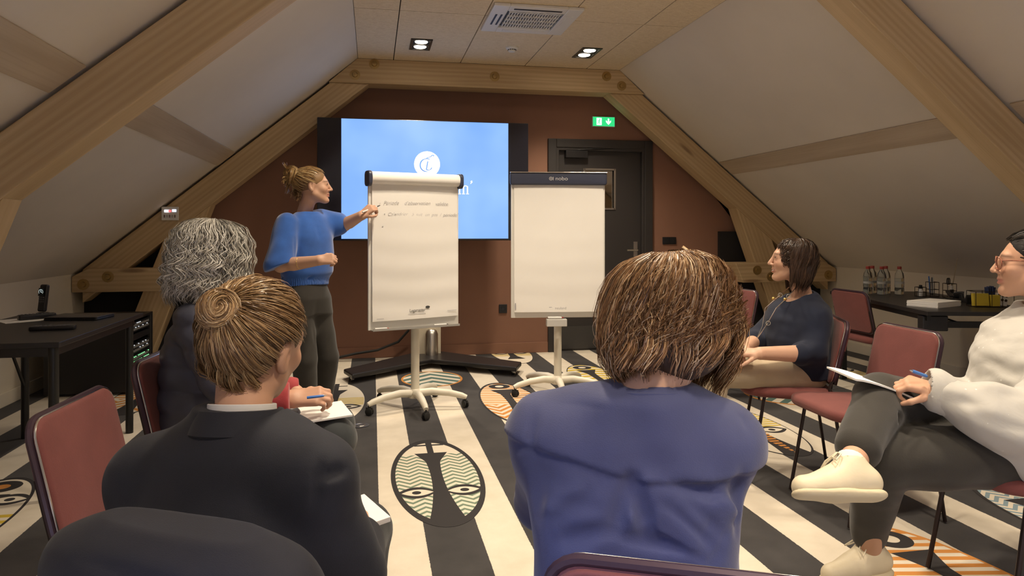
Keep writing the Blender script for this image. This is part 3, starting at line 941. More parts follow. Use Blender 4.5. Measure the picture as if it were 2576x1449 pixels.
def make_chair():
    t = empty('chair', (0, 0, 0))
    st = MB().slab(.455, .45, .052, .11, .024, taper=.10, crown=.012, nc=7)
    st.xform(Matrix.Translation((0, .0, .452)) @ Matrix.Rotation(R(2.5), 4, 'X'))
    st.build('seat', BURG, t, smooth=True)
    tilt = R(13)
    bm_ = Matrix.Translation((0, -.235, .655)) @ Matrix.Rotation(tilt, 4, 'X')
    bk = MB().slab(.415, .31, .030, .050, .013, nc=6, crown=.006)
    bk.xform(bm_ @ Matrix.Rotation(R(-90), 4, 'X') @ Matrix.Rotation(math.pi, 4, 'Z'))
    bk.build('backrest', BURG, t, smooth=True)
    # dark edging that follows the outline of the backrest, rear shell
    pts = []
    for (sx, sy, q0) in ((1, 1, 0), (-1, 1, 90), (-1, -1, 180), (1, -1, 270)):
        for k in range(7):
            q = R(q0 + 15 * k)
            pts.append(bm_ @ Vector((sx * (.2095 - .05) + .05 * math.cos(q), -.006, sy * (.157 - .05) + .05 * math.sin(q))))
    MB().tube(pts, .0085, 8, closed=True).build('edging', PIPEM, t, smooth=True)
    MB().tube([p + Vector((0, .013, .001)) for p in pts], .0028, 6, closed=True).build('piping', SILVER, t, smooth=True)
    sh = MB().slab(.405, .30, .010, .048, .004, nc=6); sh.xform(bm_ @ Matrix.Translation((0, -.017, 0)) @ Matrix.Rotation(R(-90), 4, 'X'))
    sh.build('back_shell', BURG, t, smooth=True)
    for s_ in (-1, 1):
        MB().tube([(s_ * .196, -.205, .52), (s_ * .203, -.188, .49), (s_ * .214, -.190, .46), (s_ * .222, -.205, .40), (s_ * .232, -.262, .008)], .0085, 8).build('rear_leg', RODM, t, smooth=True)
        MB().tube([(s_ * .205, .105, .475), (s_ * .211, .118, .42), (s_ * .228, .185, .008)], .0085, 8).build('front_leg', RODM, t, smooth=True)
        MB().tube([bm_ @ Vector((s_ * .205, -.012, .02)), bm_ @ Vector((s_ * .205, -.012, -.15)), (s_ * .200, -.206, .515)], .0085, 8).build('back_rod', RODM, t, smooth=True)
    return t
chair0 = make_chair()
chairs = {}
def place_chair(key, r, d, rz_deg, label):
    t = chair0 if not chairs else copy_tree(chair0)
    t.location = W(r, d); t.rotation_euler = (0, 0, R(rz_deg) - YAW)
    tag(t, label, 'chair', 'burgundy meeting chairs')
    chairs[key] = t
    return t
place_chair('A', -.885, 1.90, -83, 'empty burgundy chair beside the dark table with the phone')
place_chair('P3', -1.02, 2.62, -84, 'burgundy chair under the grey-haired person')
place_chair('P1', -.378, 1.272, -22, 'burgundy chair with a dark jacket hung over its back')
place_chair('P2', .318, 1.195, -14, 'burgundy chair under the person in the blue blouse')
place_chair('P5', 1.72, 2.41, 88, 'burgundy chair under the person in the white blouse')
place_chair('B', 1.565, 3.25, 99, 'empty burgundy chair between the white blouse and the navy sweater')
place_chair('P4', 1.41, 3.72, 78, 'burgundy chair under the person in the navy sweater')
place_chair('C', 2.83, 5.47, -80, 'empty burgundy chair pushed up to the table with water bottles')
place_chair('D', 1.52, 5.45, 108, 'empty burgundy chair in front of the black wall panel')

# ================================================================ TABLES
def table_left():
    t = empty('side_table', (-1.78, 4.27, 0), label='dark narrow table with a phone and remotes along the left knee wall', cat='table')
    MB().box((0, 0, .727), (.71, 1.24, .026)).build('table_top', BLACK, t, bevel=.003)
    for sx, sy in ((-.29, .55), (.295, .55), (.32, -.59), (-.29, -.55)):
        MB().tube([(sx, sy, 0), (sx, sy, .714)], .022, 14).build('leg', plain('leg_black', (.02, .02, .02), .35, .3), t, smooth=True)
    fr = MB()
    for sx in (-.30, .30): fr.box((sx, 0, .69), (.03, 1.16, .045))
    for sy in (-.56, .56): fr.box((0, sy, .69), (.60, .03, .045))
    fr.build('frame', BLACK, t)
    for s_ in (-1, 1): MB().tube([(-.29, s_ * .55, .30), (-.29, s_ * .30, .68)], .010, 6).build('brace', BLACK, t)
    return t
table_left()
def table_right():
    A = Vector((3.50, 3.98)); rz = R(-14.5)          # near inner corner, turned a little to the room
    Wd, Ln = .80, 1.62
    # local x across the table (towards the wall), local y along it
    m = Matrix.Rotation(rz, 2)
    ctr = A + m @ Vector((Wd / 2, Ln / 2))
    t = empty('folding_table', (ctr.x, ctr.y, 0), rz, label='dark folding table with water bottles and office supplies along the right knee wall', cat='table')
    MB().box((0, 0, .727), (Wd, Ln, .026)).build('table_top', BLACK, t, bevel=.003)
    LB = plain('leg_black2', (.02, .02, .02), .35, .3)
    for sx in (-1, 1):
        for sy in (-1, 1):
            MB().box((sx * .33, sy * .70, .35), (.045, .045, .70)).build('leg', LB, t, bevel=.004)
            MB().box((sx * .31, sy * .70, .655), (.16, .075, .10)).build('leg_bracket', BLACKPL, t, bevel=.006)
    for sy in (-1, 1):
        MB().box((0, sy * .70, .645), (.50, .03, .04)).build('crossbar', LB, t)
        MB().tube([(.10, sy * .68, .64), (.26, sy * .45, .71)], .009, 6).build('brace', LB, t); MB().tube([(-.10, sy * .68, .64), (-.26, sy * .45, .71)], .009, 6).build('brace', LB, t)
    for sx in (-1, 1): MB().box((sx * .36, 0, .695), (.025, 1.5, .04)).build('side_rail', LB, t)
    MB().box((.08, -.718, .65), (.05, .006, .022)).build('sticker', PAPER, t)
    return t
tbr = table_right()

# ================================================================ THINGS ON THE TABLES
ZT = .740
def on_r(x, y, z=0.0):
    return Matrix.Translation(tbr.location) @ Matrix.Rotation(tbr.rotation_euler.z, 4, 'Z') @ Vector((x, y, ZT + z))

# water bottles
BOT = glass('bottle_plastic', (.86, .90, .92), .06, 1.25); CAPR = plain('red_cap', (.30, .035, .025), .4); LABM = plain('bottle_label', (.42, .42, .40), .6)
bot0 = None
for k, (x, y) in enumerate(((-.19, .55), (-.12, .63), (-.10, .50), (-.03, .585), (.045, .51))):
    if bot0 is None:
        b = empty('water_bottle')
        MB().lathe([(.0, .0), (.033, 0), (.036, .006), (.036, .05), (.0335, .055), (.036, .06), (.036, .145), (.031, .172), (.017, .196), (.0145, .205), (.0145, .214)], n=20).build('body', BOT, b, smooth=True)
        MB().lathe([(.0, .002), (.0335, .002), (.0335, .13), (0, .13)], n=16).build('water', glass('water', (.9, .95, .97), 0, 1.33), b, smooth=True)
        MB().lathe([(.0365, .085), (.0365, .105)], n=20).build('paper_label', LABM, b, smooth=True)
        MB().lathe([(.016, .206), (.0165, .208), (.0165, .226), (.015, .229), (0, .229)], n=16).build('cap', CAPR, b, smooth=True)
        bot0 = b
    else:
        b = copy_tree(bot0)
    b.location = on_r(x, y)
    tag(b, ['clear red-capped water bottle at the chair end of the cluster', 'clear red-capped water bottle closest to the knee wall', 'clear red-capped water bottle in the middle of the cluster', 'clear red-capped water bottle behind the middle one of the cluster', 'clear red-capped water bottle standing apart beside the wire cups'][k], 'bottle', 'water bottles on the folding table')

# wire pen cups and what stands in them
WIRE = plain('dark_wire', (.05, .038, .03), .4, .7)
def wire_cup(x, y, w, h, label):
    p = on_r(x, y); t = empty('wire_pen_cup', p, tbr.rotation_euler.z, label=label, cat='pen cup', group='wire pen cups')
    for z in (.003, h * .5, h):
        MB().tube([(-w, -w, z), (w, -w, z), (w, w, z), (-w, w, z)], .0022, 5, closed=True).build('wire_ring', WIRE, t)
    for sx in (-1, 1):
        for sy in (-1, 1): MB().tube([(sx * w, sy * w, 0), (sx * w, sy * w, h)], .0022, 5).build('upright', WIRE, t)
    MB().box((0, 0, .002), (w * 1.9, w * 1.9, .003)).build('base', WIRE, t)
    return p
c1 = wire_cup(.11, .30, .030, .075, 'low wire cup holding a bottle of correction fluid')
c2 = wire_cup(.205, .31, .034, .115, 'taller wire cup crammed with pens next to the scissors')
c3 = wire_cup(.29, .22, .034, .110, 'wire cup holding scissors and a long pointer stick')
ib = empty('ink_bottle', c1 + Vector((0, 0, .004)), label='small white bottle with black cap in the low wire cup', cat='bottle')
MB().lathe([(0, 0), (.017, 0), (.018, .004), (.018, .045), (.009, .056), (.009, .062)], n=16).build('body', WHITE, ib, smooth=True)
MB().lathe([(.011, .060), (.012, .062), (.012, .088), (0, .090)], n=14).build('cap', BLPEN, ib, smooth=True)
random.seed(4)
for k in range(5):
    a = random.uniform(0, 6.28)
    base = c2 + Vector((.014 * math.cos(a), .014 * math.sin(a), .006)); top = base + Vector((.013 * math.cos(a + .6), .013 * math.sin(a + .6), .135 + .01 * (k % 3)))
    marker('pen', top, base, .0042, [WPEN, BLPEN, BPEN, WPEN, plain('grey_pen', (.4, .4, .4), .3)][k], BLPEN, ['white', 'black', 'blue', 'white capped', 'grey'][k] + ' pen standing in the taller wire cup', 'pen')
sc = empty('scissors', c3 + Vector((-.012, 0, .006)), R(20), label='scissors with dark loop handles standing in a wire cup', cat='scissors')
for s_ in (-1, 1):
    MB().prism([(-.004 * s_, 0), (.004 * s_, .07), (.012 * s_, .085), (.004 * s_, .088)], 'y', .001 * s_, .001 * s_ + .0015).build('blade', STEEL, sc)
    MB().tube([(s_ * .012 + .012 * math.cos(R(a)), s_ * .001, .122 + .024 * math.sin(R(a))) for a in range(0, 360, 24)], .0042, 6, closed=True).build('handle', BLPEN, sc, smooth=True)
marker('pointer_stick', c3 + Vector((.10, .03, .31)), c3 + Vector((.012, .004, .006)), .0028, plain('stick_wood', (.36, .28, .18), .6), BLPEN, 'long thin pointer stick leaning out of a wire cup', 'stick')
rul = empty('eraser', c3 + Vector((.014, -.008, .004)), label='white eraser block with dark sleeve in the wire cup with scissors', cat='eraser')
MB().box((0, 0, .045), (.020, .012, .09)).build('block', WHITE, rul, bevel=.002); MB().box((0, 0, .035), (.022, .014, .05)).build('sleeve', BLPEN, rul)

# black tape dispenser, pouch, organiser, paper stack
td = empty('tape_dispenser', on_r(.20, -.17), tbr.rotation_euler.z + R(80), label='black tape dispenser with a clear tape roll on the folding table', cat='tape dispenser')
MB().prism([(-.075, 0), (.075, 0), (.075, .022), (.060, .058), (.035, .060), (.02, .03), (-.03, .026), (-.05, .05), (-.062, .062), (-.075, .045)], 'y', -.025, .025).build('body', BLACKPL, td, bevel=.004)
MB().lathe([(.014, -.009), (.034, -.009), (.034, .009), (.014, .009), (.014, -.009)], (-.012, 0, .058), 22, axis='y').build('tape_roll', plain('tape', (.55, .52, .45), .3), td, smooth=True)
st_ = empty('stapler', on_r(.19, .03), tbr.rotation_euler.z + R(75), label='black stapler lying open beside the tape dispenser', cat='stapler')
MB().box((0, 0, .008), (.15, .034, .014)).build('base', BLACKPL, st_, bevel=.004); MB().box((.004, 0, .045), (.14, .028, .018), (0, R(-12), 0)).build('arm', BLACKPL, st_, bevel=.006)
MB().box((.0, 0, .028), (.12, .012, .010), (0, R(-6), 0)).build('magazine', STEEL, st_)
pc = empty('glasses_pouch', on_r(.31, .09), tbr.rotation_euler.z, label='crumpled black pouch beside the stapler', cat='pouch')
MB().ball((0, 0, .030), (.075, .045, .030), 16, 10).build('cloth', fabric('black_cloth', (.012, .012, .014), 300, fold=.6, fscale=20), pc, smooth=True)
og = empty('wire_organiser', on_r(.20, -.45), tbr.rotation_euler.z, label='wire desk organiser with yellow notes on the folding table', cat='organiser')
ow, od, oh = .125, .055, .105
for z in (.003, oh): MB().tube([(-ow, -od, z), (ow, -od, z), (ow, od, z), (-ow, od, z)], .0025, 5, closed=True).build('wire_rim', WIRE, og)
for xx in (-ow, -.02, .05, ow):
    for yy in (-od, od): MB().tube([(xx, yy, 0), (xx, yy, oh)], .0022, 5).build('upright', WIRE, og)
MB().box((0, 0, .0025), (2 * ow, 2 * od, .003)).build('base', WIRE, og)
YN = plain('yellow_notes', (.55, .42, .035), .7)
def in_org(x, y): return on_r(.20, -.45) + Matrix.Rotation(tbr.rotation_euler.z, 3, 'Z') @ Vector((x, y, .005))
n1 = MB().box((0, 0, .043), (.10, .030, .086), (R(-6), 0, 0)).build('note_block', YN, loc=in_org(-.073, -.012), rot=(0, 0, tbr.rotation_euler.z), label='wide block of yellow sticky notes in the wire organiser', cat='sticky notes', bevel=.001)
n2 = MB().box((0, 0, .038), (.055, .040, .075)).build('note_block', YN, loc=in_org(.016, -.02), rot=(0, 0, tbr.rotation_euler.z), label='narrow block of yellow sticky notes beside the blue pads', cat='sticky notes', bevel=.001)
tx0 = empty('blue_pads', in_org(.016, .025), tbr.rotation_euler.z, label='dark blue folded pads standing behind the narrow yellow notes', cat='notepad')
for k in range(4):
    MB().box((-.018 + .012 * k, .004 * (k % 2), .064 + .004 * (k % 3)), (.010, .040, .125), (0, R(4 * k - 6), 0)).build('pad', plain('blue_pad', (.02, .035, .10), .6), tx0, bevel=.002)
bc = empty('sticker_card', in_org(.085, .0), tbr.rotation_euler.z, label='white card of brown round stickers in the wire organiser', cat='card')
MB().box((0, 0, .07), (.075, .002, .135), (0, R(10), 0)).build('card', PAPER, bc)
for i in range(3):
    for j in range(3):
        q = Matrix.Rotation(R(10), 3, 'Y') @ Vector((-.024 + .024 * i, -.0025, -.010 + .030 * j - .02)) + Vector((0, 0, .07))
        MB().lathe([(.0095, 0), (.0095, .0012), (0, .0012)], q, 12, axis='y').build('round_sticker', plain('brown_sticker', (.06, .03, .015), .6), bc)
ps = empty('paper_stack', on_r(-.16, -.42), tbr.rotation_euler.z + R(-55), label='thick stack of white paper on the near end of the folding table', cat='paper')
for k in range(6):
    MB().box((.0012 * (k % 3), -.001 * (k % 2), .003 + .0062 * k), (.21, .297, .006)).build('ream', PAPER, ps)
# left table
ph = empty('cordless_phone', (-1.955, 4.78, ZT), R(-25), label='black cordless phone with a lit round dial display in its cradle', cat='phone')
MB().lathe([(.05, 0), (.052, .006), (.045, .018), (.03, .026), (0, .028)], n=22).build('cradle', BLACKPL, ph, smooth=True)
hs = MB().slab(.052, .165, .026, .012, .008).xform(Matrix.Translation((0, .004, .112)) @ Matrix.Rotation(R(82), 4, 'X')); hs = hs.build('handset', BLACKPL, ph, smooth=True)
MB().box((0, -.0135, .150), (.038, .002, .048), (R(-8), 0, 0)).build('display', plain('phone_display', (.02, .03, .035), .2), ph)
d_ = MB()
for k in range(12):
    a = R(30 * k); d_.box((.015 * math.cos(a), -.0152, .150 + .015 * math.sin(a)), (.003, .001, .003))
d_.tube([(0, -.0152, .150), (0, -.0152, .160)], .001, 4); d_.tube([(0, -.0152, .150), (.007, -.0152, .147)], .001, 4)
d_.build('dial', emis('phone_dial', (.75, .9, .9), 1.0), ph)
kp_ = MB()
for i in range(3):
    for j in range(5): kp_.box((-.013 + .013 * i, -.0115 - .0018 * 0, .065 + .013 * j), (.009, .004, .007), (R(-8), 0, 0))
kp_.build('keypad', plain('phone_keys', (.10, .10, .11), .4), ph, kind='stuff')
def remote(name, c, rz, w, l, h, label, keys=True):
    t = empty(name, (c[0], c[1], ZT + (c[2] if len(c) > 2 else 0)), rz, label=label, cat='remote control')
    MB().slab(w, l, h, .012, .006, (0, 0, h / 2)).build('case', BLACKPL, t, smooth=True)
    if keys:
        k_ = MB()
        for i in range(3):
            for j in range(8): k_.box(((i - 1) * w * .26, -l * .38 + j * l * .1, h + .001), (w * .16, l * .05, .002))
        k_.build('keys', plain('remote_keys', (.12, .12, .13), .5), t, kind='stuff')
    return t
remote('remote_control', (-1.64, 4.125), R(-82), .055, .21, .022, 'long black remote control near the front edge of the side table')
lp = empty('laptop', (-1.70, 4.64, ZT), R(-8), label='closed black laptop on the side table', cat='laptop')
MB().slab(.30, .215, .010, .012, .003, (0, 0, .006)).build('base', BLACKPL, lp, smooth=True); MB().slab(.30, .215, .008, .012, .003, (0, 0, .0155)).build('lid', plain('laptop_lid', (.03, .028, .028), .3), lp, smooth=True)
pp = MB().box((0, 0, .001), (.21, .297, .002)).build('paper_sheet', PAPER, loc=(-1.96, 4.62, ZT), rot=(0, 0, R(-50)), label='white paper sheet under the black soundbar remote', cat='paper')
remote('remote_control', (-1.93, 4.64, .002), R(-52), .05, .19, .030, 'chunky black remote control lying on a white sheet')
pp2 = MB().box((0, 0, .001), (.10, .15, .002)).build('note_card', plain('tan_card', (.30, .21, .14), .8), loc=(-2.02, 4.02, ZT), rot=(0, 0, R(20)), label='small tan card on the side table by the knee wall', cat='card')

# equipment rack
rk = empty('equipment_rack', (-2.13, 6.24, 0), label='black equipment rack with blinking network gear under the short beam', cat='equipment rack')
sd_ = MB().box((0, -.285, .30), (.60, .02, .56)); sd_.box((0, .285, .30), (.60, .02, .56)); sd_.box((0, 0, .57), (.60, .55, .02)); sd_.box((0, 0, .03), (.60, .55, .02)); sd_.box((-.29, 0, .30), (.02, .55, .52))
sd_.build('cabinet', BLACK, rk, bevel=.003)
for sx in (-.24, .24):
    for sy in (-.22, .22): MB().ball((sx, sy, .014), .014, 8, 6).build('castor', RUBBER, rk)
for sy in (-.25, .25): MB().box((.285, sy, .30), (.02, .03, .52)).build('rack_rail', plain('rack_rail', (.03, .03, .03), .4), rk)
LEDG = emis('led_green', (.25, .9, .35), 1.6); LEDW = emis('led_white', (.8, .85, .9), 1.0); PORT = plain('port_grey', (.25, .25, .24), .5)
random.seed(9)
for (zc_, hh, kind_) in ((.50, .075, 'p'), (.42, .045, 'k'), (.33, .075, 'p'), (.235, .085, 'l'), (.16, .04, 's'), (.105, .04, 's')):
    u = MB().box((.13, 0, zc_), (.32, .47, hh)).build('rack_unit', BLACKPL if kind_ != 's' else STEEL, rk, bevel=.002)
    if kind_ in 'pl':
        a = MB(); b2 = MB()
        for j in range(2):
            for i in range(12):
                y_, z_ = -.20 + .036 * i, zc_ - hh * .22 + hh * .44 * j
                a.box((.2915, y_, z_), (.004, .022, .016))
                if random.random() < (.75 if kind_ == 'l' else .25): b2.box((.292, y_ + .006, z_ + .013), (.005, .007, .005))
        a.build('ports', PORT, u, kind='stuff'); b2.build('indicator_lights', LEDG if kind_ == 'l' else LEDW, u, kind='stuff')

# cables on the knee wall and floor at the left
MB().tube([(-2.22, 4.30, .71), (-2.26, 4.28, .62), (-2.34, 4.33, .52), (-2.38, 4.35, .44), (-2.34, 4.32, .36), (-2.36, 4.30, .26), (-2.40, 4.30, .14), (-2.36, 4.24, .05), (-2.33, 4.18, .006)], .0045, 6).build('power_cable', RUBBER, smooth=True, label='thin black cable hanging from the side table to the floor', cat='cable')
MB().tube([(-2.33 + .16 * math.cos(R(a)) * (1 + a / 1500), 4.05 + .20 * math.sin(R(a)), .006 + a * .00001) for a in range(0, 600, 20)], .006, 6).build('coiled_cable', RUBBER, smooth=True, label='coiled black cable lying on the carpet by the left knee wall', cat='cable')
MB().tube([(XR - .35, 4.6, .006), (4.2, 5.2, .006), (3.9, 5.7, .006), (4.1, 6.3, .006), (4.5, 6.6, .006)], .006, 6).build('floor_cable', RUBBER, smooth=True, label='black cable on the carpet under the folding table', cat='cable')
fo = empty('floor_outlet', (-.075, 4.71, 0), label='round dark floor outlet cover set in the carpet', cat='floor outlet')
MB().lathe([(.058, .0018), (.058, .0040), (.05, .0045), (0, .0045)], n=24).build('cover', plain('outlet_cover', (.05, .047, .045), .4), fo); MB().tube([(.03 * math.cos(R(a)), .03 * math.sin(R(a)), .0050) for a in range(0, 360, 24)], .002, 5, closed=True).build('lid_ring', STEEL, fo)

# ================================================================ PEOPLE: IMPLICIT SURFACES
V3 = lambda p: np.asarray(p, dtype=np.float64)
def unit(v):
    v = V3(v); return v / (np.linalg.norm(v) + 1e-12)

def cone(a, b, ra, rb, n=None, s=1.0):
    a, b = V3(a), V3(b); ba = b - a; L2 = float(ba @ ba) + 1e-12
    nn = unit(n) if n is not None else None
    def f(p):
        t = np.clip(((p - a) @ ba) / L2, 0, 1)
        q = p - a - t[:, None] * ba
        if nn is not None:
            q = q + nn * ((q @ nn) * (1 / s - 1))[:, None]
        return (np.sqrt((q * q).sum(1)) - (ra + t * (rb - ra))) * (min(1.0, s) ** .5)
    return f

def ellip(c, r, M=None):
    c, r = V3(c), V3(r)
    def f(p):
        q = p - c
        if M is not None: q = q @ M            # columns of M are the ellipsoid's axes
        k0 = np.sqrt(((q / r) ** 2).sum(1)); k1 = np.sqrt(((q / (r * r)) ** 2).sum(1)) + 1e-9
        return k0 * (k0 - 1) / k1
    return f

def loft(stations, ax, ay, power=2.2):
    """body of stacked oval sections: stations = [(z, cx, cy, half_width, half_depth)], sections horizontal, width along ax"""
    S = np.array(sorted(stations)); ax = unit(ax); ay = unit(ay)
    zf = np.linspace(S[0, 0], S[-1, 0], 60)
    def smooth(col):
        y = np.interp(zf, S[:, 0], S[:, col])
        k = np.array([1, 2, 3, 2, 1.]); k /= k.sum()
        return np.convolve(np.pad(y, 2, mode='edge'), k, 'valid')
    C = [smooth(i) for i in range(1, 5)]
    z0, z1 = S[0, 0], S[-1, 0]
    def f(p):
        z = np.clip(p[:, 2], z0, z1)
        cx, cy, w, d = [np.interp(z, zf, c) for c in C]
        qx = (p[:, 0] - cx) * ax[0] + (p[:, 1] - cy) * ax[1]
        qy = (p[:, 0] - cx) * ay[0] + (p[:, 1] - cy) * ay[1]
        k = ((np.abs(qx) / w) ** power + (np.abs(qy) / d) ** power) ** (1 / power)
        dd = (k - 1) * np.minimum(w, d)
        dz = np.maximum(np.abs(p[:, 2] - (z0 + z1) / 2) - (z1 - z0) / 2, 0)
        return np.where(dz > 0, np.sqrt(np.maximum(dd, 0) ** 2 + dz ** 2) + np.minimum(dd, 0) * 0, np.maximum(dd, np.maximum(z0 - p[:, 2], p[:, 2] - z1)))
    return f

def halfspace(pt, n):
    pt, n = V3(pt), unit(n)
    return lambda p: (p - pt) @ n

def smin(a, b, k):
    if k <= 0: return np.minimum(a, b)
    h = np.clip(.5 + .5 * (b - a) / k, 0, 1)
    return b * (1 - h) + a * h - k * h * (1 - h)

class Sdf:
    def __init__(s): s.ops = []; s.disp = []
    def u(s, f, k=.02): s.ops.append(('u', f, k)); return s
    def cut(s, f, k=.004): s.ops.append(('s', f, k)); return s
    def keep(s, f, k=.004): s.ops.append(('i', f, k)); return s
    def d(s, f): s.disp.append(f); return s            # displacement, metres outward
    def chain(s, pts, rad, k=.02, n=None, sq=1.0):
        for i in range(len(pts) - 1): s.u(cone(pts[i], pts[i + 1], rad[i], rad[i + 1], n, sq), k if i == 0 else min(k, .012))
        return s
    def __call__(s, p):
        v = np.full(len(p), 9.0)
        for op, f, k in s.ops:
            w = f(p)
            if op == 'u': v = smin(v, w, k)
            elif op == 's': v = -smin(-v, w, k)
            else: v = -smin(-v, -w, k)
        for f in s.disp: v = v - f(p)
        return v

def polygonize(f, lo, hi, h, B=8):
    """surface nets on a grid that is only evaluated near the surface"""
    lo = V3(lo); hi = V3(hi)
    nb = np.maximum(np.ceil((hi - lo) / (h * B)).astype(int), 1)
    n = nb * B + 1
    gx = [lo[i] + h * B * (np.arange(nb[i]) + .5) for i in range(3)]
    Cc = np.stack(np.meshgrid(*gx, indexing='ij'), -1).reshape(-1, 3)
    fc = f(Cc)
    act = np.abs(fc) < h * B * 1.25
    F = np.repeat(np.repeat(np.repeat(fc.reshape(nb), B, 0), B, 1), B, 2)
    F = np.pad(F, ((0, 1), (0, 1), (0, 1)), mode='edge').astype(np.float64)
    ids = np.argwhere(act.reshape(nb))
    if len(ids) == 0: return np.zeros((0, 3)), np.zeros((0, 4), int)
    o = np.arange(B + 1)
    off = np.stack(np.meshgrid(o, o, o, indexing='ij'), -1).reshape(-1, 3)
    mask = np.zeros(n, bool)
    for a in range(0, len(ids), 400):
        G = (ids[a:a + 400, None, :] * B + off[None]).reshape(-1, 3)
        mask[G[:, 0], G[:, 1], G[:, 2]] = True
    G = np.argwhere(mask)
    vals = np.empty(len(G))
    for a in range(0, len(G), 200000):
        vals[a:a + 200000] = f(lo + h * G[a:a + 200000])
    F[G[:, 0], G[:, 1], G[:, 2]] = vals
    S = F < 0
    S[0] = S[-1] = False; S[:, 0] = S[:, -1] = False; S[:, :, 0] = S[:, :, -1] = False
    c = S[:-1, :-1, :-1].astype(np.int8)
    tot = np.zeros_like(c)
    for dx in (0, 1):
        for dy in (0, 1):
            for dz in (0, 1):
                tot += S[dx:n[0] - 1 + dx, dy:n[1] - 1 + dy, dz:n[2] - 1 + dz]
    cells = np.argwhere((tot > 0) & (tot < 8))
    idx = -np.ones(tuple(n - 1), int); idx[cells[:, 0], cells[:, 1], cells[:, 2]] = np.arange(len(cells))
    corner = [(0, 0, 0), (1, 0, 0), (0, 1, 0), (1, 1, 0), (0, 0, 1), (1, 0, 1), (0, 1, 1), (1, 1, 1)]
    cv = np.stack([F[cells[:, 0] + a, cells[:, 1] + b, cells[:, 2] + d] for a, b, d in corner], 1)
    acc = np.zeros((len(cells), 3)); cnt = np.zeros(len(cells))
    for i, j in ((0, 1), (2, 3), (4, 5), (6, 7), (0, 2), (1, 3), (4, 6), (5, 7), (0, 4), (1, 5), (2, 6), (3, 7)):
        cr = (cv[:, i] < 0) != (cv[:, j] < 0)
        t = np.where(cr, cv[:, i] / (cv[:, i] - cv[:, j] + 1e-20), 0); t = np.clip(t, 0, 1)
        pi, pj = V3(corner[i]), V3(corner[j])
        acc += np.where(cr[:, None], pi + t[:, None] * (pj - pi), 0); cnt += cr
    verts = lo + h * (cells + acc / np.maximum(cnt, 1)[:, None])
    quads = []
    for ax in range(3):
        A = [slice(None)] * 3; Bs = [slice(None)] * 3
        A[ax] = slice(0, -1); Bs[ax] = slice(1, None)
        e = S[tuple(A)] != S[tuple(Bs)]
        E = np.argwhere(e)
        b, d = [(1, 2), (2, 0), (0, 1)][ax]
        E = E[(E[:, b] > 0) & (E[:, d] > 0) & (E[:, b] < n[b] - 1) & (E[:, d] < n[d] - 1)]
        ins = S[E[:, 0], E[:, 1], E[:, 2]]
        def cell(db, dd):
            q = E.copy(); q[:, b] -= db; q[:, d] -= dd
            return idx[q[:, 0], q[:, 1], q[:, 2]]
        q = np.stack([cell(1, 1), cell(0, 1), cell(0, 0), cell(1, 0)], 1)
        q[~ins] = q[~ins][:, ::-1]
        quads.append(q[(q >= 0).all(1)])
    return verts, np.concatenate(quads)

def np_mesh(name, verts, faces, mats, colors=None, smooth=True, mi=None):
    me = bpy.data.meshes.new(name)
    nv, nf, k = len(verts), len(faces), faces.shape[1]
    me.vertices.add(nv); me.vertices.foreach_set('co', np.ascontiguousarray(verts, dtype=np.float32).ravel())
    me.loops.add(nf * k); me.loops.foreach_set('vertex_index', np.ascontiguousarray(faces, dtype=np.int32).ravel())
    me.polygons.add(nf)
    me.polygons.foreach_set('loop_start', np.arange(0, nf * k, k, dtype=np.int32))
    me.polygons.foreach_set('use_smooth', np.full(nf, smooth))
    for m in (mats if isinstance(mats, (list, tuple)) else [mats]): me.materials.append(m)
    if mi is not None: me.polygons.foreach_set('material_index', np.asarray(mi, dtype=np.int32))
    me.update(calc_edges=True)
    if colors is not None:
        at = me.color_attributes.new('Col', 'FLOAT_COLOR', 'POINT')
        c4 = np.ones((nv, 4), np.float32); c4[:, :3] = colors
        at.data.foreach_set('color', c4.ravel())
    me.validate()
    return me

def sdf_bounds(ops_pts, pad):
    P = np.array(ops_pts); return P.min(0) - pad, P.max(0) + pad

def waves(seed, freq, amp, dirs=None, n=5):
    """cheap smooth folds: a few sine waves in random directions"""
    rs = np.random.RandomState(seed)
    D = rs.normal(size=(n, 3)) if dirs is None else V3(dirs)[rs.randint(0, len(dirs), n)] + rs.normal(size=(n, 3)) * .25
    D = D / np.linalg.norm(D, axis=1)[:, None] * freq * rs.uniform(.6, 1.5, (n, 1)); ph = rs.uniform(0, 6.28, n)
    W2 = rs.normal(size=(n, 3)) * freq * .35
    def f(p):
        v = np.zeros(len(p))
        for i in range(n):
            v += np.sin(p @ D[i] + ph[i] + 1.3 * np.sin(p @ W2[i] + ph[-1 - i]))
        return amp * v / n
    return f

def crease(a, b, amp, width):
    """a ridge (amp>0) or groove (amp<0) along the segment a-b"""
    a, b = V3(a), V3(b); ba = b - a; L2 = float(ba @ ba) + 1e-12
    def f(p):
        t = np.clip(((p - a) @ ba) / L2, 0, 1)
        q = p - a - t[:, None] * ba
        return amp * np.sin(np.pi * np.clip(t, .04, .96)) ** .5 * np.exp(-(q * q).sum(1) / (width * width))
    return f

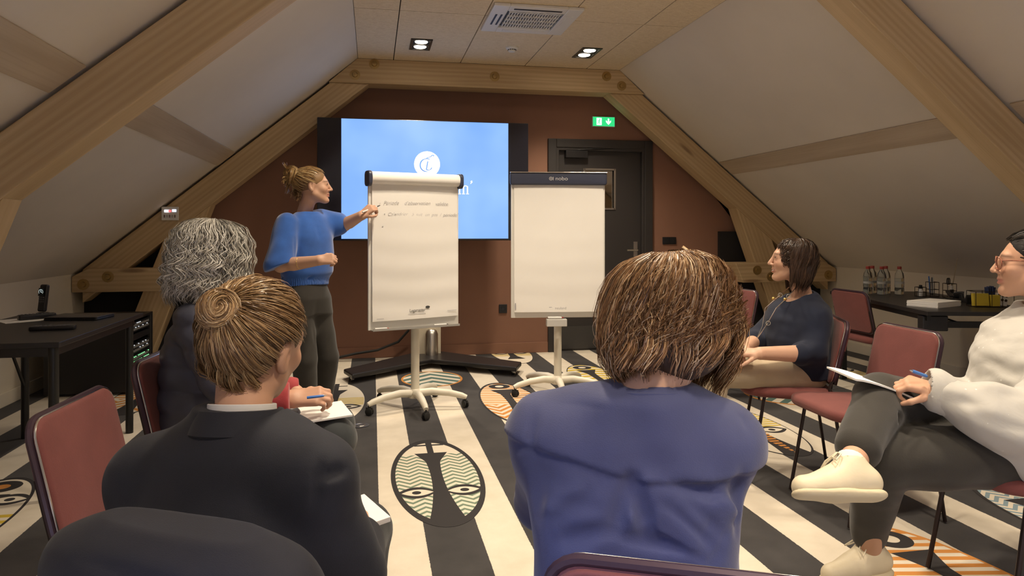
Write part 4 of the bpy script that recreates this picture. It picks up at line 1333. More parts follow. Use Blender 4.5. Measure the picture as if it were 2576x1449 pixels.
# ---- materials that read the vertex colours
def vcol_mat(name, rough=.5, spec=.35, bmp=0.0, bscale=400, sss=0.0, sheen=0.0):
    m, t, b = new_mat(name)
    a = t.nodes.new('ShaderNodeVertexColor'); a.layer_name = 'Col'
    t.links.new(a.outputs[0], b.inputs['Base Color'])
    b.inputs['Roughness'].default_value = rough; b.inputs['Specular IOR Level'].default_value = spec
    if sss:
        b.inputs['Subsurface Weight'].default_value = sss; b.inputs['Subsurface Radius'].default_value = (.012, .005, .003)
    if bmp: bump(t, b, noise(t, coords(t), bscale, 2), bmp, .001)
    return m
SKIN = vcol_mat('skin', .48, .35, .10, 500)
HAIRM = vcol_mat('hair', .34, .35)
EYEW = plain('eye_white', (.75, .72, .68), .2); EYED = plain('eye_iris', (.05, .03, .02), .15)

def rotm(yaw=0, pitch=0, roll=0):
    """head frame: columns right, forward, up.  yaw counter-clockwise seen from above, pitch up, roll to its right"""
    cz, sz = math.cos(R(yaw)), math.sin(R(yaw)); cp, sp = math.cos(R(pitch)), math.sin(R(pitch)); cr, sr = math.cos(R(roll)), math.sin(R(roll))
    Z = np.array([[cz, -sz, 0], [sz, cz, 0], [0, 0, 1]]); Px = np.array([[1, 0, 0], [0, cp, -sp], [0, sp, cp]]); Ry = np.array([[cr, 0, sr], [0, 1, 0], [-sr, 0, cr]])
    return Z @ Px @ Ry

def head_sdf(s, c, M, neck_to, neck_r=.050, smile=0.0, jaw=1.0):
    c = V3(c)
    T = lambda x, y, z: c + M @ V3((x, y, z))
    E = lambda x, y, z, a, b_, d: ellip(T(x, y, z), (a, b_, d), M)
    s.u(E(0, -.014, .028, .0755, .097, .080), 0)
    s.u(E(0, .030, -.028, .0615, .062, .080), .03)
    for q in (-1, 1):
        s.u(cone(T(q * .050, .006, -.058), T(q * .016, .066, -.098), .022 * jaw, .017), .03)
        s.u(E(q * .040, .060, -.026, .022, .022, .020), .025)                   # cheek
        s.u(E(q * .0325, .0755, .006, .0165, .0150, .0120), .008)               # eyelids
    s.u(E(0, .081, -.100, .016, .0135, .0125), .018)                            # chin
    s.u(cone(T(-.034, .0785, .024), T(.034, .0785, .024), .0115, .0115), .016)  # brow
    s.u(cone(T(0, .090, .012), T(0, .112, -.028), .0075, .0098), .012)          # nose
    for q in (-1, 1): s.u(E(q * .0115, .0995, -.0325, .0082, .010, .0072), .006)
    s.u(cone(T(0, .088, -.040), T(0, .090, -.054), .008, .008), .012)
    w = .021 + .004 * smile; zc = .006 * smile
    for (z, y, rr) in ((-.0590, .0925, .0058), (-.0690, .0915, .0066)):
        s.u(cone(T(-w, y - .013, z + zc), T(0, y, z), .0038, rr), .006); s.u(cone(T(w, y - .013, z + zc), T(0, y, z), .0038, rr), .006)
    s.cut(cone(T(-w, .0835, -.0638 + zc), T(0, .0995, -.0640), .0012, .0018), .004); s.cut(cone(T(w, .0835, -.0638 + zc), T(0, .0995, -.0640), .0012, .0018), .004)
    for q in (-1, 1):
        s.cut(E(q * .0325, .0925, .0052, .0115, .0100, .0042), .003)             # eye opening
        s.cut(E(q * .0115, .103, -.0385, .0042, .006, .0035), .003)             # nostril
        s.u(E(q * .0775, -.016, -.008, .0105, .0185, .031), .010)               # ear
        s.u(E(q * .0790, -.010, -.033, .0070, .0105, .010), .006)
        s.cut(E(q * .0875, -.008, -.004, .0075, .0095, .018), .004)
    s.u(cone(T(0, -.022, -.050), neck_to, neck_r, neck_r * 1.06), .03)
    return T

def head_colors(verts, c, M, skin, lips=(.42, .13, .11), brow=(.10, .06, .04)):
    q = (verts - V3(c)) @ M
    col = np.tile(V3(skin), (len(verts), 1))
    def blend(mask, k):
        nonlocal col
        col = col * (1 - mask[:, None]) + V3(k) * mask[:, None]
    near = np.exp(-(((q[:, 0]) / .024) ** 2) ** 2) * np.exp(-(((q[:, 2] + .064) / .0085) ** 2) ** 2) * (q[:, 1] > .076)
    blend(np.clip(near, 0, 1) * .8, lips)
    for s_ in (-1, 1):
        d = np.exp(-(((q[:, 0] - s_ * .034) / .021) ** 2) ** 2) * np.exp(-(((q[:, 2] - .0265 + 2.2 * (np.abs(q[:, 0]) - .034) ** 2 * 6) / .0045) ** 2)) * (q[:, 1] > .055)
        blend(np.clip(d, 0, 1) * .75, brow)
        d = np.exp(-(((q[:, 0] - s_ * .0325) / .0165) ** 2) ** 3) * np.exp(-(((q[:, 2] - .0065) / .0085) ** 2) ** 2) * (q[:, 1] > .06)
        blend(np.clip(d, 0, 1) * .35, (.20, .10, .07))
    ch = sum(np.exp(-(((q[:, 0] - s_ * .042) / .020) ** 2) - (((q[:, 2] + .028) / .018) ** 2)) for s_ in (-1, 1)) * (q[:, 1] > .03)
    blend(np.clip(ch, 0, 1) * .25, (skin[0] * 1.0, skin[1] * .62, skin[2] * .55))
    return col

def hand(s, wrist, fwd, back, thumb_side, curls=(25, 35, 25), tcurl=20, spread=.10, size=1.0, per=None, k=.006):
    """palm, four fingers of their own lengths and a thumb from the side of the palm.  back = direction the back of the hand faces,
    thumb_side = +1/-1 for the thumb on the fwd x back side.  per = optional list of four curl triples"""
    w = V3(wrist); f = unit(fwd); b = V3(back); b = unit(b - f * (b @ f)); lat = np.cross(f, b) * thumb_side
    z = size
    kn = []
    offs = (.0275, .0095, -.0085, -.0255); lens = (.069, .077, .071, .056); rad = (.0086, .0089, .0085, .0076)
    for i in range(4):
        base = w + f * (.086 - abs(offs[i]) * .18 - (.006 if i == 3 else 0)) * z + lat * offs[i] * z
        s.u(cone(w + lat * offs[i] * .62 * z + f * .004, base, .0145 * z, .0115 * z), .012 if i else .02)
        kn.append(base)
        d0 = unit(f + lat * spread * (offs[i] / .0275))
        c = per[i] if per else curls
        ang = 0; p = base; r0 = rad[i] * z
        for j, (fr_, cc) in enumerate(zip((.44, .31, .25), c)):
            ang += R(cc)
            dd = d0 * math.cos(ang) - b * math.sin(ang)
            q = p + dd * lens[i] * fr_ * z
            s.u(cone(p, q, r0, r0 * .93), k if j == 0 else .003); p = q; r0 *= .93
    p = w + lat * .022 * z + f * .020 * z - b * .006 * z
    s.u(cone(w + lat * .010 * z + f * .012 * z, p + lat * .006 * z + f * .008 * z, .0135 * z, .0135 * z), .010)
    d = unit(f * .72 + lat * .62 - b * .25); tc = 0
    for ln, r0, r1 in ((.036, .0125, .0098), (.030, .0098, .0088), (.024, .0088, .0072)):
        dd = unit(d * math.cos(R(tc)) - lat * math.sin(R(tc)) * .8 - b * math.sin(R(tc)) * .45)
        q = p + dd * ln * z; s.u(cone(p, q, r0 * z, r1 * z), .005); p = q; tc += tcurl
    return s

def ribbons(paths, rad, centre):
    """paths: (S, n, 3) strand points -> one slim tapered strip per strand, its face turned away from the head's centre"""
    S, n, _ = paths.shape
    t = np.gradient(paths, axis=1); t /= np.linalg.norm(t, axis=2, keepdims=True) + 1e-9
    out = paths - V3(centre); out /= np.linalg.norm(out, axis=2, keepdims=True) + 1e-9
    a = np.cross(t, out); ln = np.linalg.norm(a, axis=2, keepdims=True)
    a = np.where(ln < .05, np.cross(t, V3((.31, .52, .79))), a); a /= np.linalg.norm(a, axis=2, keepdims=True) + 1e-9
    # roll each strip a little so that the strips do not form one smooth shell
    roll = np.random.RandomState(S).normal(size=(S, 1, 1)) * .55
    a = a * np.cos(roll) + out * np.sin(roll)
    tap = np.concatenate([[.75], np.ones(n - 3), [.8, .25]]) if n > 3 else np.ones(n)
    w = rad[:, None] * tap[None, :]
    V = np.stack([paths - a * w[..., None], paths + a * w[..., None]], 2)
    base = np.arange(S * n * 2).reshape(S, n, 2)
    F = np.stack([base[:, :-1, 0], base[:, :-1, 1], base[:, 1:, 1], base[:, 1:, 0]], -1).reshape(-1, 4)
    return V.reshape(-1, 3), F, n * 2

def pick_cols(rs, S, palette, weights, jitter=.18):
    P = np.array(palette); i = rs.choice(len(P), S, p=np.array(weights) / np.sum(weights))
    return P[i] * rs.uniform(1 - jitter, 1 + jitter, (S, 1))

def prof(profile):
    A = np.array(profile)                               # z, rx, ry_front, ry_back  (top to bottom)
    A = A[np.argsort(A[:, 0])]
    return lambda z, i: np.interp(z, A[:, 0], A[:, i])

def soft_walk(rs, S, n, amp, k=4):
    """smooth random drift along each strand"""
    c = np.cumsum(rs.normal(size=(S, k)) * amp / math.sqrt(k), axis=1); c[:, 0] = 0
    t = np.linspace(0, k - 1, n); i = np.minimum(t.astype(int), k - 2); f = t - i; f = f * f * (3 - 2 * f)
    return c[:, i] * (1 - f) + c[:, i + 1] * f

def fall_hair(seed, S, c, M, top, profile, zend, az_free, n=14, curl=0.0, cfreq=60.0, clump=.35, palette=(), weights=(), rad=.0007, crown=(0, -.02), flip=0.0, depth=(.80, 1.02), mess=.006, c_start=0.0):
    """hair that falls from the crown over a body of revolution (head frame), e.g. a bob.
    az_free(az) -> lowest z at which a strand of that azimuth may START to hang over the face (hairline)"""
    rs = np.random.RandomState(seed); f = prof(profile)
    az = rs.uniform(-np.pi, np.pi, S)
    # clumping: strands share the azimuth of a few locks
    K = max(12, S // 28); locks = rs.uniform(-np.pi, np.pi, K); lk = rs.randint(0, K, S)
    lock_az = locks[lk]; az = lock_az + (rs.normal(size=S) * .09)
    lock_len = rs.uniform(-.03, .03, K)[lk]; lock_ph = rs.uniform(0, 6.28, K)[lk]; cf_ = (cfreq * rs.uniform(.65, 1.4, K))[lk][:, None]
    z0 = top - (top + .03) * rs.uniform(0, 1, S) ** 1.5 * .9
    ze = np.array([zend(a) for a in az]) + lock_len + rs.normal(size=S) * .014 + np.abs(rs.normal(size=S)) * .012
    ze = np.minimum(ze, z0 - .03)
    dep = rs.uniform(depth[0], depth[1], S)
    ts = np.linspace(0, 1, n)
    # distribute along z with more points near the top
    Z = z0[:, None] + (ze - z0)[:, None] * (ts[None, :] ** 1.15)
    rx = f(Z, 1) * dep[:, None]; fr = np.where(np.cos(az)[:, None] > 0, f(Z, 2), f(Z, 3)) * dep[:, None]
    ph = lock_ph[:, None] + rs.uniform(-.35, .35, S)[:, None]
    gro = np.clip((ts - c_start) / max(1e-3, 1 - c_start) * 1.6, 0, 1)
    wob = curl * np.sin(cf_ * (top - Z) + ph) * gro
    wob2 = curl * np.cos(cf_ * (top - Z) * .9 + ph * 1.3) * gro
    drift = soft_walk(rs, S, n, mess * math.sqrt(n) * .9)
    A = az[:, None] + (wob + drift) / np.maximum(rx, .05)
    k = 1 + (wob2 + drift * .3) / np.maximum(rx, .05) * .6 - flip * np.clip(ts - .75, 0, 1)[None, :] * 4 * .25
    x = np.sin(A) * rx * k + crown[0] * (1 - ts)[None, :] * .5; y = np.cos(A) * fr * k + crown[1] * np.clip(1 - ts * 2, 0, 1)[None, :]
    P = np.stack([x, y, Z], -1)
    ok = np.array([az_free(a) for a in az]) < ze + 0 * az
    P = P[ok]
    cols = pick_cols(rs, S, palette, weights)[ok]
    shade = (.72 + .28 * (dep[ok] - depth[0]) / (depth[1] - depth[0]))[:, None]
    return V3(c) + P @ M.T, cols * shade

def swept_hair(seed, S, c, M, scale, target, palette, weights, n=11, hair_line=None, lift=.006, mess=.004, wave=0.0):
    """hair combed back over the scalp from the hairline to a knot at target (head frame)"""
    rs = np.random.RandomState(seed)
    u = rs.normal(size=(S * 4, 3)); u /= np.linalg.norm(u, axis=1)[:, None]
    keep = hair_line(u); u = u[keep][:S]
    S = len(u)
    r = V3(scale)
    tg = V3(target); tu = tg / r; tu = tu / np.linalg.norm(tu)
    ts = np.linspace(0, 1, n)
    dot = np.clip((u * tu).sum(1), -1, 1); om = np.arccos(dot); so = np.maximum(np.sin(om), 1e-3)
    w0 = np.sin((1 - ts)[None, :] * om[:, None]) / so[:, None]; w1 = np.sin(ts[None, :] * om[:, None]) / so[:, None]
    D = w0[..., None] * u[:, None, :] + w1[..., None] * tu[None, None, :]
    D /= np.linalg.norm(D, axis=2, keepdims=True)
    lf = 1 + (rs.uniform(.0, lift, S)[:, None] + .004 + .008 * np.sin(ts * np.pi)[None, :] + wave * np.sin(ts[None, :] * 14 + (np.arctan2(u[:, 0], u[:, 2]) * 6)[:, None])) / r.mean()
    P = D * r * lf[..., None] + np.stack([soft_walk(rs, S, n, mess * .9) for _ in range(3)], -1) * np.sin(ts * np.pi)[None, :, None]
    P = P + V3((0, -.014, .026))
    return V3(c) + P @ M.T, pick_cols(rs, S, palette, weights)

def coil_hair(seed, S, c, M, center, rad, thick, axis, palette, weights, n=26, turns=1.3, squash=1.0):
    """a knot: strands wound round in a ring"""
    rs = np.random.RandomState(seed); ax = unit(axis); a = unit(np.cross(ax, (0.3, .2, 1))); b = np.cross(ax, a)
    ts = np.linspace(0, 1, n)
    ph0 = rs.uniform(0, 6.28, S); ph = ph0[:, None] + ts[None, :] * turns * 6.28
    tube = rs.uniform(0, 6.28, S)[:, None] + ts[None, :] * rs.uniform(1, 3.5, S)[:, None]
    tr = thick * np.sqrt(rs.uniform(.25, 1, S))[:, None]
    rr = rad + tr * np.cos(tube) + rs.normal(size=(S, 1)) * .002
    hh = tr * np.sin(tube) * squash
    P = a * (rr * np.cos(ph))[..., None] + b * (rr * np.sin(ph))[..., None] + ax * hh[..., None] + V3(center)
    return V3(c) + P @ M.T, pick_cols(rs, S, palette, weights)

def lock_hair(seed, S, c, M, pts, spread, palette, weights, n=14, curl=.004, cf=9):
    """a loose lock along a polyline in the head frame"""
    rs = np.random.RandomState(seed); pts = V3(pts)
    tt = np.linspace(0, 1, len(pts)); ts = np.linspace(0, 1, n)
    base = np.stack([np.interp(ts, tt, pts[:, i]) for i in range(3)], 1)
    off = rs.normal(size=(S, 1, 3)) * spread * (.4 + .6 * ts)[None, :, None]
    ph = rs.uniform(0, 1.5, S)[:, None]
    cw = curl * np.stack([np.sin(cf * ts[None, :] + ph), np.cos(cf * ts[None, :] * .8 + ph), .3 * np.sin(cf * ts[None, :] + 2 * ph)], -1)
    return V3(c) + (base[None] + off + cw) @ M.T, pick_cols(rs, S, palette, weights)

def band(P, name, c, rx, ry, section, mat, a0, a1, tilt=0.0, parent=None, n=44):
    """collar: a closed cross-section [(out, up)] swept round the neck from angle a0 to a1 (0 = across, 90 = forward)"""
    vs = []; fs = []; m = len(section); c = V3(c)
    for i in range(n + 1):
        a = R(a0 + (a1 - a0) * i / n)
        for (o_, z_) in section:
            x, y = (rx + o_) * math.cos(a), (ry + o_) * math.sin(a)
            vs.append(tuple(c + V3((x, y, z_ + tilt * y))))
    for i in range(n):
        for k in range(m):
            k2 = (k + 1) % m
            fs.append((i * m + k, i * m + k2, (i + 1) * m + k2, (i + 1) * m + k))
    fs.append(tuple(range(m))[::-1]); fs.append(tuple(range(n * m, (n + 1) * m)))
    return P.mb(name, MB().add(vs, fs), mat, parent)

class Person:
    """a body mesh (top-level object) with clothing and hair as children.  All joints in the room's floor frame turned to the
    sight line (across, along, up); the body object carries that turn as its own rotation"""
    def __init__(s, base, skin, label):
        s.base = V3((base[0], base[1], 0)); s.skin = skin; s.label = label; s.parts = []; s.obj = None
    def shell(s, sdf, pts, pad, h, colors=None):
        lo, hi = sdf_bounds(pts, pad)
        v, q = polygonize(sdf, lo, hi, h)
        col = colors(v) if colors else np.tile(V3(s.skin), (len(v), 1))
        s.parts.append((v, q, col))
    def finish(s):
        V = []; Q = []; C = []; n = 0
        for v, q, c in s.parts:
            V.append(v); Q.append(q + n); C.append(c); n += len(v)
        me = np_mesh('person', np.concatenate(V) - s.base, np.concatenate(Q), SKIN, np.concatenate(C))
        o = bpy.data.objects.new('person', me)
        o.location = W(s.base[0], s.base[1]); o.rotation_euler = (0, 0, -YAW)
        link(o, None, None, s.label, 'person')
        s.obj = o
        return o
    def wear(s, name, sdf, pts, pad, h, mat, label=None):
        lo, hi = sdf_bounds(pts, pad)
        v, q = polygonize(sdf, lo, hi, h)
        me = np_mesh(name, v - s.base, q, mat)
        o = bpy.data.objects.new(name, me)
        return link(o, s.obj, label=label)
    def mb(s, name, mb, mat, parent=None, smooth=True):
        mb.v = [tuple(V3(p) - s.base) for p in mb.v]
        return mb.build(name, mat, parent or s.obj, smooth=smooth)
    def strands(s, name, groups, rad):
        """groups of different strand lengths -> one hair object"""
        Vs = []; Fs = []; Cs = []; n0 = 0
        centre = np.median(groups[0][0].reshape(-1, 3), axis=0)
        for P, col in groups:
            rs = np.random.RandomState(len(P)); rr = rad * 1.35 * rs.uniform(.7, 1.35, len(P))
            V, F, per = ribbons(P, rr, centre)
            n = P.shape[1]
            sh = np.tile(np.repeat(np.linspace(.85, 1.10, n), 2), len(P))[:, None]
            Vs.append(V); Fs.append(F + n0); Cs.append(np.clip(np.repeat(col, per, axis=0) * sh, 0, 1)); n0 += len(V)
        me = np_mesh(name, np.concatenate(Vs) - s.base, np.concatenate(Fs), HAIRM, np.concatenate(Cs))
        return link(bpy.data.objects.new(name, me), s.obj)
    def eyes(s, c, M):
        for q in (-1, 1):
            p = V3(c) + M @ V3((q * .0325, .0765, .0055))
            e = s.mb('eye', MB().ball(tuple(p), .0118, 16, 12), EYEW)
            p2 = p + M @ V3((0, .0088, 0))
            s.mb('iris', MB().ball(tuple(p2), .0052, 12, 8), EYED, e)

def body_core(P, pelvis, chest, neck, sh, hips, knees, ankles, r=.9):
    """coarse body inside the clothes so that the figure is whole"""
    s = Sdf()
    s.chain([pelvis, chest, neck], [.105 * r, .105 * r, .05], .05)
    for a in sh: s.u(cone(chest, a, .07 * r, .042), .05)
    for h_, k_, a_ in zip(hips, knees, ankles):
        s.u(cone(pelvis, h_, .09 * r, .075 * r), .05); s.chain([h_, k_, a_], [.070 * r, .050 * r, .032 * r], .03)
    P.shell(s, [pelvis, chest, neck] + list(sh) + list(hips) + list(knees) + list(ankles), .12, .014)

def shoe(P, ankle, toe_dir, up, mat, sole_mat, size=1.0, lace=None, name='shoe'):
    """low shoe: upper and sole, toe_dir and up are directions; ankle is the joint about 7 cm above the sole"""
    f = unit(toe_dir); u = V3(up); u = unit(u - f * (u @ f)); l = np.cross(f, u); a = V3(ankle)
    T = lambda x, y, z: a + l * x * size + f * y * size + u * z * size
    s = Sdf()
    s.u(cone(T(0, -.045, -.035), T(0, .06, -.045), .036 * size, .038 * size), 0)
    s.u(cone(T(0, .06, -.045), T(0, .148, -.052), .038 * size, .033 * size), .02)
    s.u(cone(T(0, -.02, -.02), T(0, -.012, .012), .039 * size, .038 * size), .03); s.u(cone(T(0, .080, -.042), T(0, .012, -.004), .034 * size, .037 * size), .03)
    s.cut(cone(T(0, -.008, .036), T(0, -.002, .075), .035 * size, .040 * size), .004)
    s.keep(halfspace(T(0, 0, -.066), -u), .004)
    pts = [T(0, -.09, -.07), T(0, .19, -.07), T(.05, 0, .04), T(-.05, 0, .04)]
    o = P.wear(name, s, pts, .06, .005, mat)
    s2 = Sdf().u(cone(T(0, -.045, -.07), T(0, .06, -.07), .0395 * size, .0405 * size, u, .42), 0).u(cone(T(0, .06, -.07), T(0, .150, -.068), .0405 * size, .0355 * size, u, .42), .02)
    lo, hi = sdf_bounds(pts, .07); v, q = polygonize(s2, lo, hi, .005)
    link(bpy.data.objects.new('sole', np_mesh('sole', v - P.base, q, sole_mat)), o)
    if lace is not None:
        m = MB()
        for k in range(5):
            y = .028 + .020 * k; z = .010 - .0125 * k
            m.tube([tuple(T(-.024, y, z - .004)), tuple(T(0, y + .006, z + .012)), tuple(T(.024, y, z - .004))], .0028, 5)
        m.tube([tuple(T(0, .022, .045)), tuple(T(.030, .035, .032)), tuple(T(.042, .060, .012)), tuple(T(.020, .055, .026)), tuple(T(0, .026, .045))], .0025, 5)
        m.tube([tuple(T(0, .022, .045)), tuple(T(-.030, .035, .032)), tuple(T(-.042, .060, .012)), tuple(T(-.020, .055, .026)), tuple(T(0, .026, .045))], .0025, 5)
        P.mb('laces', m, lace, o)
    return o

# ================================================================ THE PEOPLE
FAIR = (.60, .36, .25); TAN_ = (.56, .32, .21)
NAPE = lambda a: -9.0

# ---------------------------------------------------------------- presenter by the written flip chart
P = Person((-1.36, 4.70), FAIR, 'person in a blue sweater writing on the flip chart, hair in a messy bun')
hc = V3((-1.308, 4.700, 1.557)); HM = rotm(-76, 2, 0)
neck = V3((-1.379, 4.720, 1.366))
s = Sdf(); T = head_sdf(s, hc, HM, neck, .046)
P.shell(s, [hc, neck], .15, .003, lambda v: head_colors(v, hc, HM, FAIR))
rs_, re_, rw_ = V3((-1.439, 4.560, 1.306)), V3((-1.448, 4.460, 1.041)), V3((-1.193, 4.400, 1.076))
ls_, le_, lw_ = V3((-1.282, 4.830, 1.328)), V3((-1.139, 4.840, 1.299)), V3((-1.001, 4.735, 1.361))
s = Sdf(); s.chain([rs_, re_, rw_], [.046, .042, .026], .01); s.u(cone(re_ + .35 * (rw_ - re_), rw_, .040, .026), .02)
hand(s, rw_, (1, .10, .12), (-.05, -.85, .5), -1, (58, 70, 40), 28, .03)
P.shell(s, [rs_, re_, rw_, rw_ + V3((.12, 0, 0))], .09, .0036)
s = Sdf(); s.chain([ls_, le_, lw_], [.046, .042, .026], .01); s.u(cone(le_ + .3 * (lw_ - le_), lw_, .039, .026), .02)
hand(s, lw_, (.74, .10, .62), (-.35, -.85, .30), 1, (48, 62, 38), 30, .03)
P.shell(s, [ls_, le_, lw_, lw_ + V3((.1, 0, .1))], .09, .0036)
hips = [V3((-1.397, 4.640, 0.782)), V3((-1.314, 4.760, 0.777))]; knees = [V3((-1.339, 4.600, 0.426)), V3((-1.253, 4.800, 0.417))]; ank = [V3((-1.341, 4.660, 0.044)), V3((-1.296, 4.880, 0.025))]
pelv = V3((-1.358, 4.700, 0.854)); chest = V3((-1.363, 4.700, 1.182))
body_core(P, pelv, chest, neck, [rs_, ls_], hips, knees, ank, .85)
P.finish(); P.eyes(hc, HM)
BLUE = fabric('blue_mohair', (.035, .125, .46), 260, .16, .95, .55)
s = Sdf(); cr, cd = -1.362, 4.70
s.u(loft([(.905, cr, cd, .150, .120), (.945, cr, cd, .155, .125), (.985, cr + .01, cd + .01, .175, .145), (1.10, cr + .015, cd + .01, .180, .145), (1.22, cr + .01, cd, .180, .135), (1.305, cr, cd, .172, .112), (1.355, cr + .01, cd, .12, .085), (1.385, cr + .015, cd, .075, .062)], (.6, .8), (.8, -.6)), 0)
sl_ = Sdf().chain([rs_ + V3((.0, .0, .0)), re_ + V3((-.004, -.01, .0))], [.074, .094], 0); sl_.d(waves(4, 30, .006)); sl_.keep(halfspace(V3((-1.441, 4.500, 1.039)), unit((.36, 0, -.93))), .006)
s.u(sl_, .022)
s.chain([ls_ + V3((-.01, 0, .0)), ls_ + .72 * (le_ - ls_)], [.078, .074], .06)
s.cut(cone(neck + V3((.012, -.008, .020)), V3((-1.347, 4.700, 1.457)), .053, .066), .008)
s.keep(halfspace((0, 0, .905), (0, 0, -1)), .006)
s.d(waves(3, 26, .006, [(1, .3, .3), (.2, 1, .2)])); s.d(crease(V3((-1.364, 4.480, 1.210)), V3((-1.335, 4.450, 1.042)), -.012, .014)); s.d(crease(V3((-1.257, 4.620, 1.286)), V3((-1.190, 4.580, 1.107)), -.008, .016))
s.d(lambda p: np.where(p[:, 2] < .955, .0022 * np.sin(np.arctan2(p[:, 1] - cd, p[:, 0] - cr) * 70), 0)); s.d(crease(V3((cr - .18, cd - .1, .958)), V3((cr + .22, cd - .12, .958)), -.012, .010))
sw = P.wear('sweater', s, [rs_, re_, ls_, le_, (cr, cd, .9), (cr, cd, 1.36)], .16, .0048, BLUE)
TROU = fabric('charcoal_trousers', (.040, .037, .033), 420, .12, .85, .15)
s = Sdf(); s.u(loft([(.72, cr, cd + .01, .165, .130), (.82, cr, cd, .170, .135), (.90, cr, cd, .148, .115), (.93, cr, cd, .145, .112)], (.6, .8), (.8, -.6)), 0)
for h_, k_, a_ in zip(hips, knees, ank): s.chain([h_, k_, a_ + V3((0, 0, .03))], [.098, .082, .062], .05)
s.d(waves(5, 24, .005, [(.2, .2, 1), (1, .2, .4)])); s.d(crease(V3((-1.315, 4.550, 0.841)), V3((-1.345, 4.500, 0.708)), -.006, .008)); s.d(crease(V3((-1.252, 4.600, 0.798)), V3((-1.278, 4.600, 0.542)), -.012, .018))
P.wear('trousers', s, hips + knees + ank, .14, .0065, TROU)
for a_ in ank: shoe(P, a_ + V3((0, 0, .005)), (.75, -.55, 0), (0, 0, 1), BLACKPL, RUBBER)
PAL = [(.50, .33, .14), (.36, .21, .085), (.62, .46, .24), (.20, .11, .05)]; WT_ = [4, 4, 2.2, 2]
s = Sdf().u(ellip(T(0, -.016, .030), (.0795, .101, .0855), HM), 0); s.cut(ellip(T(0, .098, -.03), (.085, .062, .105), HM), .01); s.cut(ellip(T(0, .02, -.11), (.10, .10, .075), HM), .01); s.cut(ellip(T(.08, -.004, -.012), (.03, .024, .034), HM), .004); s.cut(ellip(T(-.08, -.004, -.012), (.03, .024, .034), HM), .004)
s.u(ellip(T(0, -.132, .066), (.044, .040, .048), HM), .02)
P.wear('hair_base', s, [hc, T(0, -.15, .06)], .12, .005, plain('hair_base_blonde', (.24, .135, .055), .6))
hl = lambda u: ~((u[:, 1] > .55 - .25 * (u[:, 2] < .45)) & (u[:, 2] < .62)) & ~((u[:, 2] < -.45) & (u[:, 1] > -.45)) & (u[:, 2] > -.75) & ~((np.abs(u[:, 0]) > .6) & (u[:, 2] < -.15) & (u[:, 1] > -.25))
g = [swept_hair(1, 1500, hc, HM, (.078, .100, .083), (0, -.115, .052), PAL, WT_, hair_line=hl, lift=.010, mess=.006, wave=.002),
     coil_hair(2, 700, hc, HM, (0, -.130, .066), .034, .026, (.1, -1, .45), PAL, WT_, n=18, squash=1.3), coil_hair(3, 450, hc, HM, (.010, -.140, .088), .028, .022, (.9, -.4, .4), PAL, WT_, n=18), coil_hair(4, 350, hc, HM, (-.012, -.150, .052), .026, .020, (-.6, -.4, .7), PAL, WT_, n=18)]
for k in range(10):
    rs2 = np.random.RandomState(k); d = rs2.normal(size=3) * .03
    g.append(lock_hair(20 + k, 26, hc, HM, [(0, -.13, .06), V3((0, -.155, .055)) + d * .9, V3((0, -.165, .045)) + d * 1.4], .006, PAL, WT_, curl=.006, cf=5))
g.append(lock_hair(40, 120, hc, HM, [(0, -.095, -.02), (0, -.11, -.045), (.01, -.10, -.075)], .018, PAL[1:], [1, 1, 2], curl=.006))
P.strands('hair', g, .0011)
for f_ in (.40, .44):
    c_ = re_ + f_ * 1.15 * (rw_ - re_); ax_ = unit(rw_ - re_); a_ = unit(np.cross(ax_, (0, 0, 1))); b_ = np.cross(ax_, a_)
    P.mb('bracelet', MB().tube([tuple(c_ + (a_ * math.cos(R(t_)) + b_ * math.sin(R(t_))) * .0395) for t_ in range(0, 360, 20)], .0022, 6, closed=True), GOLD)
c_ = le_ + .92 * (lw_ - le_); ax_ = unit(lw_ - le_); a_ = unit(np.cross(ax_, (0, 0, 1))); b_ = np.cross(ax_, a_)
P.mb('bracelet', MB().tube([tuple(c_ + (a_ * math.cos(R(t_)) + b_ * math.sin(R(t_))) * .029) for t_ in range(0, 360, 20)], .002, 6, closed=True), GOLD)
pt, pq = V3((-0.891, 4.825, 1.433)), V3((-0.984, 4.690, 1.383))
marker('marker_pen', W(*pq), W(*pt), .0060, WPEN, BLPEN, 'white marker held against the written flip chart sheet', tipf=.80)

# ---------------------------------------------------------------- person in the dark suit jacket
P = Person((-.50, 1.28), TAN_, 'person in a dark suit jacket seen from behind, light brown hair in a bun')
hc = V3((-0.507, 1.420, 1.031)); HM = rotm(-17, -6, 12)
neck = V3((-0.513, 1.360, 0.878))
s = Sdf(); T = head_sdf(s, hc, HM, neck, .050)
P.shell(s, [hc, neck], .15, .004, lambda v: head_colors(v, hc, HM, TAN_))
ls_, le_, lw_ = V3((-0.723, 1.400, 0.775)), V3((-0.764, 1.480, 0.543)), V3((-.52, 1.76, .61))
rs_, re_, rw_ = V3((-0.354, 1.300, 0.803)), V3((-0.302, 1.340, 0.603)), V3((-.34, 1.60, .60))
s = Sdf(); s.chain([rs_, re_, rw_], [.042, .038, .026], .01); hand(s, rw_, (-.1, 1, 0), (.2, 0, 1), -1, (25, 30, 20))
P.shell(s, [rs_, re_, rw_, rw_ + V3((0, .12, 0))], .09, .006)
s = Sdf(); s.chain([ls_, le_, lw_], [.042, .038, .026], .01); hand(s, lw_, (.5, .8, 0), (0, 0, 1), 1, (25, 30, 20))
P.shell(s, [ls_, le_, lw_, lw_ + V3((.1, .1, 0))], .09, .006)
hips = [V3((-.55, 1.32, .52)), V3((-.38, 1.30, .52))]; knees = [V3((-.57, 1.74, .53)), V3((-.36, 1.72, .53))]; ank = [V3((-.57, 1.70, .075)), V3((-.38, 1.66, .075))]
pelv = V3((-.465, 1.30, .54)); chest = V3((-0.529, 1.360, 0.790))
